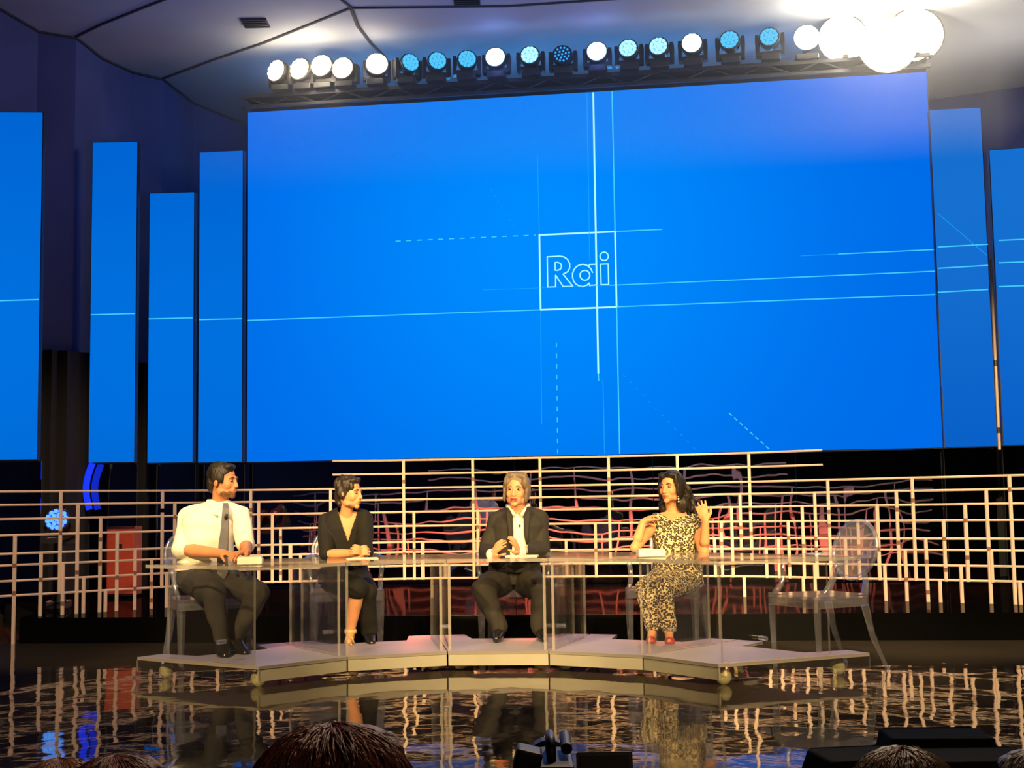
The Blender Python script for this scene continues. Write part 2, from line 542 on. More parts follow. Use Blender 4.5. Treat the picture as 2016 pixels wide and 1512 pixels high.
# ------------------------------------------------------------------ LED screens
YAW = math.radians(-8.2)
ZB = 1.57
SD = 14.2
def plane_hit(px, py, P0, yaw):
    n = Vector((-math.sin(yaw), math.cos(yaw), 0))
    r = ray(px, py)
    t = (Vector((P0[0], P0[1], 0)) - CAM).dot(n) / r.dot(n)
    p = CAM + r * t
    e = Vector((math.cos(yaw), math.sin(yaw), 0))
    return ((p - Vector((P0[0], P0[1], 0))).dot(e), p.z)
B_IN, B_OUT = sl((0, 140, 255)), sl((0, 108, 232))
G_BR = EM('graphic_bright', sl((175, 255, 255)), 1.0)
G_MD = EM('graphic_cyan', sl((70, 205, 255)), 1.0)
G_LO = EM('graphic_faint', sl((25, 160, 255)), 1.0)
class Screen:
    def __init__(s, name, label, P0, yaw, u0, u1, z0, z1, mat, depth=0.09):
        s.P0, s.yaw, s.z0 = P0, yaw, z0
        s.t = thing(name, label, 'screen', (P0[0], P0[1], z0), yaw, None)
        w_, h_ = u1 - u0, z1 - z0
        s.c = ((u0 + u1) / 2)
        MB().box((s.c, depth / 2 + 0.012, h_ / 2), (w_ + 0.02, depth, h_ + 0.02)).build('housing', M_black, s.t)
        MB().box((s.c, 0.004, h_ / 2), (w_, 0.016, h_)).build('display', mat, s.t)
    def L(s, px, py):
        u, z = plane_hit(px, py, s.P0, s.yaw)
        return Vector((u, -0.0065, z - s.z0))
    def strip(s, pts, w_, mat, name='graphic_line', closed=False):
        pts = [s.L(*p) for p in pts]
        mb = MB()
        n = len(pts)
        rng = range(n if closed else n - 1)
        for i in rng:
            a, b = pts[i], pts[(i + 1) % n]
            d = (b - a)
            if d.length < 1e-6: continue
            d.normalize(); q = Vector((-d.z, 0, d.x)) * w_ / 2
            e = d * w_ * 0.35 if (n > 2) else d * 0
            dy = Vector((0, 0.003, 0))
            A, B = a - e, b + e
            vs = [A - q, B - q, B + q, A + q]
            mb.add([v for v in vs] + [v + dy for v in vs], [(0, 1, 2, 3), (7, 6, 5, 4), (0, 4, 5, 1), (1, 5, 6, 2), (2, 6, 7, 3), (3, 7, 4, 0)])
        return mb.build(name, mat, s.t)
    def dashes(s, a, b, on, off, w_, mat):
        L_ = math.hypot(b[0] - a[0], b[1] - a[1]); t = 0; mb = MB()
        while t < L_:
            t2 = min(t + on, L_)
            p = (a[0] + (b[0] - a[0]) * t / L_, a[1] + (b[1] - a[1]) * t / L_)
            q = (a[0] + (b[0] - a[0]) * t2 / L_, a[1] + (b[1] - a[1]) * t2 / L_)
            A, B = s.L(*p), s.L(*q)
            d = (B - A).normalized(); r_ = Vector((-d.z, 0, d.x)) * w_ / 2
            dy = Vector((0, 0.003, 0)); vs = [A - r_, B - r_, B + r_, A + r_]
            mb.add(vs + [v + dy for v in vs], [(0, 1, 2, 3), (7, 6, 5, 4), (0, 4, 5, 1), (1, 5, 6, 2), (2, 6, 7, 3), (3, 7, 4, 0)])
            t += on + off
        return mb.build('dashed_line', mat, s.t)

P0 = (0.0, SD)
u0, _ = plane_hit(487, 560, P0, YAW)
u1, _ = plane_hit(1841, 520, P0, YAW)
_, ztl = plane_hit(488, 222, P0, YAW)
_, ztr = plane_hit(1825, 142, P0, YAW)
ZT = (ztl + ztr) / 2
cu_, cz_ = plane_hit(1080, 480, P0, YAW)
m_main = screen_mat('main_screen_picture', B_IN, B_OUT, (cu_, 0, cz_ - ZB), 4.3)
main = Screen('led_screen', 'huge central blue LED screen showing the square outlined logo', P0, YAW, u0, u1, ZB, ZT, m_main)
W = 0.018
main.strip([(1062, 463), (1211, 456), (1214, 604.5), (1064.5, 610)], W, G_BR, 'logo_square', True)
z_ = lambda x, y: (1040 + x / 7.56, 440 + y / 7.56)
def zz(l): return [z_(*p) for p in l]
LW = 0.013
main.strip(zz([(283, 497), (470, 487), (530, 497), (585, 535), (618, 600), (617, 665), (588, 718), (520, 755), (665, 937), (520, 940), (408, 770), (408, 945), (290, 950)]), LW, G_BR, 'letter_r_outline', True)
main.strip(zz([(400, 583), (440, 580), (480, 595), (498, 640), (480, 680), (440, 698), (400, 695)]), LW, G_BR, 'letter_r_counter', True)
main.strip(zz([(957, 730), (935, 680), (905, 648), (870, 622), (820, 610), (765, 617), (715, 645), (680, 690), (660, 745), (660, 800), (677, 860), (710, 905), (760, 933), (820, 940), (875, 918), (905, 890), (915, 925), (1008, 918)]), LW, G_BR, 'letter_a_outline')
main.strip(zz([(895, 635), (915, 612), (1008, 608)]), LW, G_BR, 'letter_a_top')
main.strip(zz([(843 + 73 * math.cos(t * PI / 9), 772 + 73 * math.sin(t * PI / 9)) for t in range(18)]), LW, G_BR, 'letter_a_counter', True)
main.strip(zz([(1130 + 62 * math.cos(t * PI / 9), 490 + 62 * math.sin(t * PI / 9)) for t in range(18)]), LW, G_BR, 'letter_i_dot', True)
main.strip(zz([(1075, 608), (1190, 604), (1197, 910), (1085, 914)]), LW, G_BR, 'letter_i_stem', True)
def top_y(x): return 222 + (x - 488) * (142 - 222) / 1337 + 1.0
def bot_y(x): return 910 + (x - 486) * (880.5 - 910) / 1370 - 1.0
main.strip([(1168, top_y(1168)), (1178, 735)], 0.019, G_BR)
main.strip([(1178, 735), (1178.5, 750)], 0.014, G_MD)
main.strip([(1155.5, top_y(1156)), (1161, 512)], 0.010, G_LO)
main.strip([(1205, top_y(1205)), (1211, 456)], 0.013, G_MD)
main.strip([(1214, 604), (1220, bot_y(1220))], 0.013, G_MD)
main.strip([(1058, 305), (1062, 463)], 0.009, G_LO)
main.strip([(1064.5, 610), (1066.5, 836)], 0.009, G_LO)
main.strip([(1187, 748), (1190.5, bot_y(1190))], 0.010, G_LO)
main.strip([(1211, 456), (1304, 451.5)], 0.012, G_MD)
main.strip([(487, 631), (1064.5, 610)], 0.012, G_MD)
main.strip([(1214, 604), (1841, 580)], 0.012, G_MD)
main.strip([(950, 571), (1200, 562)], 0.006, G_LO)
main.strip([(1200, 562), (1841, 534)], 0.011, G_MD)
main.strip([(1577, 504), (1650, 500.5)], 0.007, G_LO)
main.strip([(1650, 500.5), (1841, 491.5)], 0.011, G_MD)
main.dashes((779, 475), (1055, 463), 10, 11, 0.011, G_MD)
main.dashes((1095.5, 675), (1098, 893), 9, 12, 0.010, G_MD)
main.dashes((1435, 813), (1516, bot_y(1516) - 1), 8, 6, 0.011, G_MD)
main.dashes((1215, 725), (1370, 886), 5, 13, 0.006, G_LO)
main.dashes((958, 360), (1012, 446), 4, 10, 0.005, G_LO)

def side_screen(label, x_top0, x_top1, x_bot0, x_bot1, y_top, D, yaw, mat):
    ym = (y_top + 905) / 2
    pa = U((x_top0 + x_bot0) / 2, ym, D)
    P = (pa.x, pa.y)
    ua, _ = plane_hit((x_top1 + x_bot1) / 2, ym, P, yaw)
    _, zt = plane_hit((x_top0 + x_top1) / 2, y_top, P, yaw)
    return Screen('led_strip', label, P, yaw, 0, ua, ZB, zt, mat)
m_left = screen_mat('left_strip_picture', sl((0, 112, 222)), sl((0, 98, 208)), (0.4, 0, 1.2), 3.0)
m_right = screen_mat('right_strip_picture', sl((22, 112, 208)), sl((8, 96, 200)), (0.3, 0, 2.6), 3.0)
sA = side_screen('tall blue LED strip cut by the left edge of the picture', -70, 78, -72, 77, 221.5, 12.85, math.radians(4), m_left)
sB = side_screen('blue LED strip second from the left, its top a little lower than the edge one', 183, 270, 175, 263, 280.5, 14.0, math.radians(0), m_left)
sC = side_screen('shortest of the blue LED strips on the left', 295, 381, 291, 379, 380, 14.35, math.radians(-3), m_left)
sD = side_screen('blue LED strip right beside the left edge of the central screen', 393, 477, 391, 476, 298.5, 14.5, math.radians(-6), m_left)
sE = side_screen('blue LED strip right beside the right edge of the central screen', 1832, 1932, 1861, 1962, 215, 13.45, math.radians(-9), m_right)
sF = side_screen('blue LED strip cut by the right edge of the picture', 1955, 2110, 1972, 2128, 291, 13.15, math.radians(-9), m_right)
sA.strip([(-60, 594), (77, 590)], 0.012, G_MD)
sB.strip([(179, 620), (266, 617.5)], 0.012, G_MD)
sC.strip([(293, 628), (379.5, 626)], 0.012, G_MD)
sD.strip([(392.5, 629.5), (476, 627.5)], 0.012, G_MD)
for a, b in ((486.5, 481), (528.5, 522.5), (575.5, 570)):
    sE.strip([(1846, a), (1945, b)], 0.012, G_MD)
sE.strip([(1846, 420), (1944, 504)], 0.006, G_LO)
for a, b in ((473.5, 468), (517.5, 513), (564.5, 560)):
    sF.strip([(1966, a), (2090, b)], 0.012, G_MD)

# mirror panels under the screens (wavy plexiglass) standing on the riser
def mirror_under(label, s, ua, ub, back=0.05):
    t = thing('mirror_panel', label, 'mirror', (s.P0[0], s.P0[1], ZR), s.yaw, None)
    MB().box(((ua + ub) / 2, 0.03 + back, (ZB - ZR) / 2 - 0.005), (ub - ua, 0.02, ZB - ZR - 0.03)).build('pane', M_mirror, t)
    MB().box(((ua + ub) / 2, 0.055 + back, (ZB - ZR) / 2 - 0.005), (ub - ua, 0.03, ZB - ZR - 0.03)).build('backing', M_black, t)
    return t
nP = 5
names = ['mirror pane under the screen, behind the man with the tie', 'mirror pane under the screen, behind the woman in black', 'mirror pane under the screen, behind the man in the dark jacket', 'mirror pane under the screen, behind the woman in leopard print', 'mirror pane under the screen, right of the empty clear chair']
for k in range(nP):
    a = u0 + (u1 - u0) * k / nP; b = u0 + (u1 - u0) * (k + 1) / nP
    mirror_under(names[k], main, a + 0.004, b - 0.004)
mirror_under('mirror pane below the leftmost blue strip', sA, 0, plane_hit(77, 900, sA.P0, sA.yaw)[0])
mirror_under('mirror pane below the second blue strip from the left', sB, 0, plane_hit(265, 900, sB.P0, sB.yaw)[0])
mirror_under('mirror pane below the shortest blue strip', sC, 0, plane_hit(379, 900, sC.P0, sC.yaw)[0])
mirror_under('mirror pane below the strip left of the central screen', sD, 0, plane_hit(476, 900, sD.P0, sD.yaw)[0])
mirror_under('mirror pane below the strip right of the central screen', sE, 0, plane_hit(1960, 900, sE.P0, sE.yaw)[0])
mirror_under('mirror pane below the blue strip at the right edge', sF, 0, plane_hit(2120, 900, sF.P0, sF.yaw)[0])

# black drape low behind the strips
dr = MB()
def drape_wall(pts, z1):
    L = []
    for (x0, y0), (x1, y1) in zip(pts, pts[1:]):
        n = 10; d = Vector((x1 - x0, y1 - y0, 0)).normalized(); nr = Vector((d.y, -d.x, 0))
        for i in range(n):
            t = i / n; o_ = 0.12 + 0.035 * math.sin(len(L) * 1.7)
            L.append((x0 + (x1 - x0) * t + nr.x * o_, y0 + (y1 - y0) * t + nr.y * o_, nr))
    back = [(x - q.x * 0.03, y - q.y * 0.03) for x, y, q in reversed(L)]
    return MB().prism([(x, y) for x, y, q in L] + back, 0.0, z1)
def drape(px0, px1, D, z1):
    a = U(px0, 900, D); b = U(px1, 900, D)
    n = 40; pts = []
    for i in range(n + 1):
        p = a.lerp(b, i / n); pts.append((p.x, p.y + 0.05 * math.sin(i * 1.9)))
    back = [(x, y + 0.03) for x, y in reversed(pts)]
    return MB().prism(pts + back, 0.0, z1)
tag(drape_wall([(p.x, p.y) for p in bp_], 2.75).build('drape', M_drape), 'black drape hanging low behind the blue strips on the left', 'curtain')
tag(drape(1800, 2150, 14.6, 2.6).build('drape', M_drape), 'black drape hanging low behind the blue strips on the right', 'curtain')
# warm lit flat between the two leftmost strips, its light put in as emission
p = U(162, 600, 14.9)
tag(MB().box((p.x, p.y, p.z), (0.10, 0.04, 0.78)).build('lit_flat', EM('painted_amber_light', sl((140, 105, 85)), 1.0)), 'narrow flat, its amber light painted as glow, between the two leftmost blue strips', 'lit panel')
# sticks right of the main screen: taped pole
def taped_pole(pts, label, segs):
    t = thing('striped_pole', label, 'pole', pts[0])
    o = Vector(pts[0]); a = Vector((0, 0, 0)); b = Vector(pts[1]) - o
    MB().cyl(a, b, 0.016, n=8).build('pole', M_rail, t)
    for q in segs:
        c = a.lerp(b, q); d = (b - a).normalized() * 0.03
        MB().cyl(c - d, c + d, 0.0175, n=8).build('tape', M_black, t)
taped_pole((U(1846.5, 880, 13.75), U(1841, 510, 13.75)), 'thin pale pole with black tape rings beside the central screen', (0.36, 0.43, 0.48, 0.58, 0.75, 0.95))
taped_pole((U(1968, 885, 13.45), U(1951, 510, 13.45)), 'thin pale pole between the two blue strips on the right', (0.45, 0.1))

# ------------------------------------------------------------------ light bar and moving heads above the screen
ez = Vector((math.cos(YAW), math.sin(YAW), 0)); nz = Vector((math.sin(YAW), -math.cos(YAW), 0))
def SPt(px, py, off=0.0):
    u, z = plane_hit(px, py, P0, YAW)
    return Vector((P0[0], P0[1], 0)) + ez * u + nz * off + Vector((0, 0, z))
tr = thing('lighting_truss', 'long black lighting truss along the top of the central screen', 'truss', (P0[0], P0[1], ZT + 0.012), YAW)
TH = 0.13
wu = u1 - u0 + 0.05
for dy in (-0.12, 0.16):
    for dz in (0.015, TH):
        MB().box(((u0 + u1) / 2, dy, dz), (wu, 0.035, 0.035)).build('chord', M_black, tr)
MB().box(((u0 + u1) / 2, 0.16, TH / 2), (wu, 0.01, TH)).build('backing_board', M_black, tr)
nb = 26
for k in range(nb):
    a = u0 + wu * k / nb; b = u0 + wu * (k + 1) / nb
    z0_, z1_ = (0.015, TH) if k % 2 else (TH, 0.015)
    MB().cyl((a, -0.12, z0_), (b, -0.12, z1_), 0.01, n=6).build('brace', M_black, tr)
MB().box(((u0 + u1) / 2, 0.02, TH + 0.02), (wu, 0.3, 0.012)).build('shelf', M_black, tr)
ZTR = ZT + 0.012 + TH + 0.026

def lamp_mat(kind):
    return {'warm': EM('lamp_warm', (1.0, 0.80, 0.45), 9.0), 'blue': EM('lamp_cyan', (0.09, 0.62, 1.0), 1.0),
            'bright': EM('lamp_blue_white', (0.55, 0.85, 1.0), 3.0), 'pale': EM('lamp_pale', (0.42, 0.85, 1.0), 1.3),
            'dim': EM('lamp_dim', (0.03, 0.45, 0.9), 1.0)}[kind]
LM = {k: lamp_mat(k) for k in ('warm', 'blue', 'bright', 'pale', 'dim')}
M_lensback = {'warm': EM('lens_glow_warm', (1.0, 0.85, 0.5), 6.0), 'blue': EM('lens_glow_blue', (0.02, 0.32, 0.75), 1.0),
              'bright': EM('lens_glow_white', (0.5, 0.8, 1.0), 2.2), 'pale': EM('lens_glow_pale', (0.18, 0.6, 1.0), 1.0),
              'dim': PM('lens_dark', (0.005, 0.03, 0.12), 0.2)}
def moving_head(kind, loc, head_z, pan, tilt, label, R=0.098, group=None, cat='stage light', rz=YAW):
    """base on the bar, yoke with two arms, tilting head with a cluster of LED lenses"""
    t = thing('moving_head_light', label, cat, loc, rz, group)
    MB().box((0, 0, 0.035), (0.20, 0.20, 0.07)).build('base', M_black, t, bevel=0.01)
    MB().cyl((0, 0, 0.07), (0, 0, max(head_z - 0.155, 0.08)), 0.06, 0.05).build('swivel', M_black, t)
    y = MB(); Rp = Rz(pan)
    bz = max(head_z - 0.15, 0.085)
    y.box((0, 0, bz), (0.30, 0.10, 0.05), Rp)
    for sx in (-1, 1):
        y.box(Rp @ Vector((sx * 0.135, 0, head_z - 0.04)) , (0.035, 0.11, 0.2), Rp)
        y.cyl(Rp @ Vector((sx * 0.11, 0, head_z)), Rp @ Vector((sx * 0.155, 0, head_z)), 0.055, n=14)
    y.build('yoke', M_black, t)
    Rh = Rz(pan) @ Rx(-tilt)
    c = Vector((0, 0, head_z))
    h = MB()
    k_ = max(R / 0.098, 1.0)
    h.tube([c + Rh @ Vector((0, q, 0)) for q in (0.12, 0.09, 0.0, -0.09, -0.10)], [0.05 * k_, 0.08 * k_, 0.106 * k_, 0.112 * k_, 0.108 * k_], 24)
    head = h.build('lamp_head', M_black, t, smooth=False)
    MB().cyl(c + Rh @ Vector((0, -0.098, 0)), c + Rh @ Vector((0, -0.104, 0)), R, n=28).build('lens_plate', M_lensback[kind], head)
    l = MB()
    for rr, n in ((0, 1), (R * 0.42, 6), (R * 0.80, 12)):
        for q in range(n):
            a = 2 * PI * q / n + 0.2
            p = c + Rh @ Vector((rr * math.cos(a), -0.105, rr * math.sin(a)))
            l.ell(p, (R * (0.205 if kind != 'dim' else 0.12),) * 3, nu=10, nv=6)
    l.build('lens_cluster', LM[kind], head, smooth=True)
    return t
heads = [(562, 152, 'warm', 25, 'first glaring warm lamp on the bar, above the left screen corner'),
         (605, 149, 'warm', 15, 'second glaring warm lamp from the left on the bar'),
         (645, 143, 'warm', 5, 'third glaring warm lamp from the left on the bar'),
         (686, 148, 'warm', 5, 'fourth glaring warm lamp from the left on the bar'),
         (747, 140, 'warm', -15, 'last warm lamp of the left cluster, next to the blue ones'),
         (806, 137, 'blue', -35, 'leftmost of the blue lamps, its head turned to the left'),
         (863, 134, 'blue', -20, 'second blue lamp from the left on the bar'),
         (923, 131, 'blue', -12, 'third blue lamp from the left, before the first dazzling one'),
         (981, 127, 'bright', 0, 'dazzling blue-white lamp, left one of the two brightest blue lamps'),
         (1048, 123, 'pale', 0, 'pale blue lamp between a dazzling lamp and the dark one'),
         (1111, 122, 'dim', 0, 'darkest lamp of the row, its separate blue dots visible'),
         (1178, 116, 'bright', 0, 'dazzling blue-white lamp just right of the darkest lamp'),
         (1240, 110, 'pale', 5, 'pale blue lamp second right of the darkest lamp'),
         (1299, 106, 'pale', 5, 'pale blue lamp third right of the darkest lamp'),
         (1364, 100, 'bright', 5, 'white-blue lamp in the right half of the bar with a scalloped rim'),
         (1437, 94, 'blue', 5, 'light blue lamp second from the right end of the blue lamps'),
         (1515, 88, 'blue', 8, 'rightmost of the blue lamps, next to the warm glare')]
for px, py, kind, pan, lab in heads:
    c = SPt(px, py, 0.12)
    top = ZTR
    hz = max(c.z - top, 0.12)
    moving_head(kind, (c.x, c.y, top), hz, math.radians(-pan), math.radians(6), lab, R={'warm': 0.118, 'bright': 0.105}.get(kind, 0.095), group='moving head lamps on the bar')  # warm lenses enlarged to take in their glare
# big floodlights at the right end, lenses enlarged to fill in the glare
def flood(px, py, R, off, label, hang=0.0):
    c = SPt(px, py, off)
    t = thing('floodlight', label, 'stage light', (c.x, c.y, ZTR), YAW, 'floodlights at the right end of the bar')
    h = c.z - ZTR
    MB().box((0, 0.05, 0.03), (0.24, 0.2, 0.06)).build('base', M_black, t, bevel=0.01)
    MB().cyl((0, 0.12, 0.05), (0, 0.12, max(h, 0.1)), 0.03).build('post', M_black, t)
    MB().box((0, off, 0.015), (0.05, abs(off) * 2 + 0.1, 0.03)).build('arm', M_black, t)
    hd = MB().tube([(0, 0.16, h), (0, 0.1, h), (0, -0.04, h)], [R * 0.5, R * 0.85, R * 1.04], 28).build('lamp_head', M_black, t)
    MB().ell((0, -0.03, h), (R, 0.05, R), nu=28, nv=14).build('lens', EM('flood_lens', (1.0, 0.88, 0.62), 14.0), hd, smooth=True)
flood(1586, 84, 0.135, 0.12, 'small warm floodlight at the left of the big glare')
flood(1660, 72, 0.26, -0.10, 'big round warm floodlight left in the right-hand glare')
flood(1726, 40, 0.30, -0.42, 'biggest warm floodlight, topmost in the right-hand glare')
flood(1738, 112, 0.29, 0.34, 'warm floodlight lowest in the right-hand glare')
flood(1802, 70, 0.29, -0.02, 'warm floodlight at the far right end of the bar')

# ------------------------------------------------------------------ curved rails on the riser
kx = [(-300, 1.24), (0, 1.15), (310, 1.06), (480, 1.015), (795, 0.995), (1196, 1.005), (1470, 1.035), (1624, 1.075), (2000, 1.165), (2300, 1.26)]
def kint(px):
    for (a, ka), (b, kb) in zip(kx, kx[1:]):
        if px <= b:
            t = (px - a) / (b - a); t2 = t
            return ka + (kb - ka) * t2
    return kx[-1][1]
SC = 210.0
def Drail(px):
    h = 60
    return F_PX / (SC * (kint(px - h) + kint(px) * 2 + kint(px + h)) / 4)
rl = thing('curved_railing', 'low curved lattice of cream rails and posts across the stage behind the speakers', 'railing', (0, 12.2, ZR))
RO = Vector((0, 12.2, ZR))
rail_h = [1.227, 1.119, 1.003, 0.872, 0.722, 0.629, 0.503, 0.384]
def rail(px0, px1, h, r=0.0105):
    n = max(2, int((px1 - px0) / 40)); pts = []
    for i in range(n + 1):
        px = px0 + (px1 - px0) * i / n
        D = Drail(px); x = U(px, yhor(px) + 60, D).x
        pts.append(Vector((x, D, h)))
    MB().tube(pts, r, 6).build('rail', M_rail, rl, org=RO)
for h in rail_h: rail(-90, 2130, h)
rail(655, 1624, 1.487); rail(655, 1624, 1.36)
posts = [(37, 1052, 30, 1300), (81, 1088, 80, 1213), (124, 1107, 124, 1213), (120, 972, 118, 1153), (153, 996, 152, 1212), (165, 1137, 165, 1212),
 (198, 1021, 197, 1211), (208, 1161, 208, 1211), (232, 1049, 229, 1211), (267, 1081, 265, 1211), (299, 1102, 298, 1211), (320, 968, 319, 1148),
 (328, 1130, 328, 1211), (344, 992, 344, 1150), (380, 1015, 380, 1150), (430, 1043, 430, 1210), (494, 965, 494, 1045), (510, 990, 509, 1143), (537, 1014, 536, 1143), (553, 1039, 552, 1143),
 (572, 1072, 572, 1143), (592, 1093, 592, 1143), (651, 965, 651, 1010), (795, 908, 796, 1137), (816, 1008, 815, 1137), (832, 1068, 833, 1140),
 (932, 907, 932, 1137), (851, 1140, 851, 1206), (941, 1007, 941, 1110), (1063, 905, 1064, 1000), (1199, 900, 1200, 1080), (1173, 1030, 1173, 1135), (1115, 1062, 1115, 1135),
 (1333, 895, 1334, 947), (1474, 892, 1479, 1083), (1456, 975, 1460, 1085), (1440, 999, 1443, 1137), (1419, 1026, 1423, 1138), (1405, 1060, 1410, 1137), (1284, 1062, 1286, 1135),
 (1531, 1059, 1535, 1137), (1508, 1081, 1510, 1135), (1551, 1027, 1555, 1137), (1464, 1137, 1467, 1203), (1627, 947, 1638, 1133), (1602, 972, 1610, 1132), (1578, 998, 1584, 1131),
 (1664, 1059, 1666, 1133), (1689, 1031, 1692, 1131), (1728, 995, 1730, 1135), (1762, 970, 1773, 1136), (1795, 943, 1803, 1134), (1856, 1023, 1863, 1136), (1898, 993, 1907, 1136),
 (1942, 967, 1950, 1203), (1985, 939, 2000, 1204), (1820, 1060, 1829, 1203), (1783, 1083, 1784, 1203), (1741, 1112, 1744, 1203), (1890, 1115, 1895, 1203), (1849, 1141, 1852, 1203),
 (2007, 1146, 2009, 1204), (1951, 1085, 1953, 1136), (1581, 1136, 1582, 1203), (1604, 1113, 1605, 1203)]
thick = {572: 0.016, 832: 0.017, 1728: 0.014, 1898: 0.014, 1856: 0.013}
for k, (xa, ya, xb, yb) in enumerate(posts):
    D = Drail((xa + xb) / 2)
    if ya < 1145 and abs(xa - 37) > 1:
        zt = U(xa, ya, D).z
        # the top of a post ends at a rail
        zt = min([h for h in rail_h + [1.487, 1.36]], key=lambda h: abs(h - zt)) if True else zt
    else:
        zt = min(rail_h, key=lambda h: abs(h - U(xa, ya, D).z))
    if yb >= 1200:
        zb = ZR - RO.z + RO.z
        if xa == 37: zb = 0.0
    else:
        zb = min(rail_h, key=lambda h: abs(h - U(xb, yb, D).z)) - 0.01
    ym = (ya + min(yb, 1180)) / 2
    xm = (xa + xb) / 2
    X = U(xm, ym, D).x
    r = thick.get(xa, 0.0125)
    if xa == 37: D -= 0.05
    MB().box((X, D - 0.004, (zt + zb) / 2), (r * 2, 0.02, zt - zb)).build('post', M_rail, rl, org=RO)
    if zt - zb > 0.35:
        rr = random.Random(k)
        for q in range(rr.choice((1, 2, 2))):
            zz_ = zb + (zt - zb) * rr.uniform(0.15, 0.9)
            MB().box((X, D - 0.004, zz_), (r * 2 + 0.002, 0.022, 0.035)).build('joint_sleeve', M_tape, rl, org=RO)

# ------------------------------------------------------------------ blue wash light on the riser, left, and coloured light painted in behind
p = U(118, 1030, 11.9)
m_bl = moving_head('blue', (p.x, p.y, ZR), 0.75, math.radians(-10), math.radians(22), 'blue wash light standing behind the rails at the far left', R=0.10, rz=0.2)
LMb = EM('led_deep_blue', (0.10, 0.35, 1.0), 1.6)
for ch in m_bl.children_recursive:
    if ch.name.startswith('lens_cluster'):
        ch.data.materials[0] = LMb
    if ch.name.startswith('lens_plate'):
        ch.data.materials[0] = EM('lens_deep_blue', (0.01, 0.02, 0.9), 1.0)
a = U(182, 912, 13.93); b = U(176, 1003, 13.93)
tt = [a.lerp(b, t / 8) + Vector((-0.05 * math.sin(t / 8 * PI), 0, 0)) for t in range(9)]
tag(MB().tube(tt, 0.035, 10).build('blue_reflection', EM('reflection_blue', (0.01, 0.04, 0.95), 1.1), smooth=True), 'upright curved blue reflection behind the rails on the left, added as a glowing tube', 'lit panel')  # glowing tube put in for a blue reflection
a = U(240, 1031, 13.2); 
rb = thing('flight_case', 'red-lit equipment case behind the rails on the left', 'case', (a.x, 13.2, ZR))
M_case = PM('case_red_lit', sl((150, 60, 40)), 0.5)  # red light falling on the case is put into its colour
MB().box((0, 0.1, 0.36), (0.27, 0.3, 0.68)).build('body', M_case, rb, bevel=0.01)
for z in (0.03, 0.69): MB().box((0, -0.053, z), (0.28, 0.012, 0.025)).build('edge_strip', M_chrome, rb)
MB().box((0, -0.056, 0.5), (0.05, 0.02, 0.06)).build('latch', M_chrome, rb)
spot('red_case_light', (a.x + 0.35, 12.2, 0.5), (a.x, 13.2, 0.7), 12, (1, 0.2, 0.08), 60)

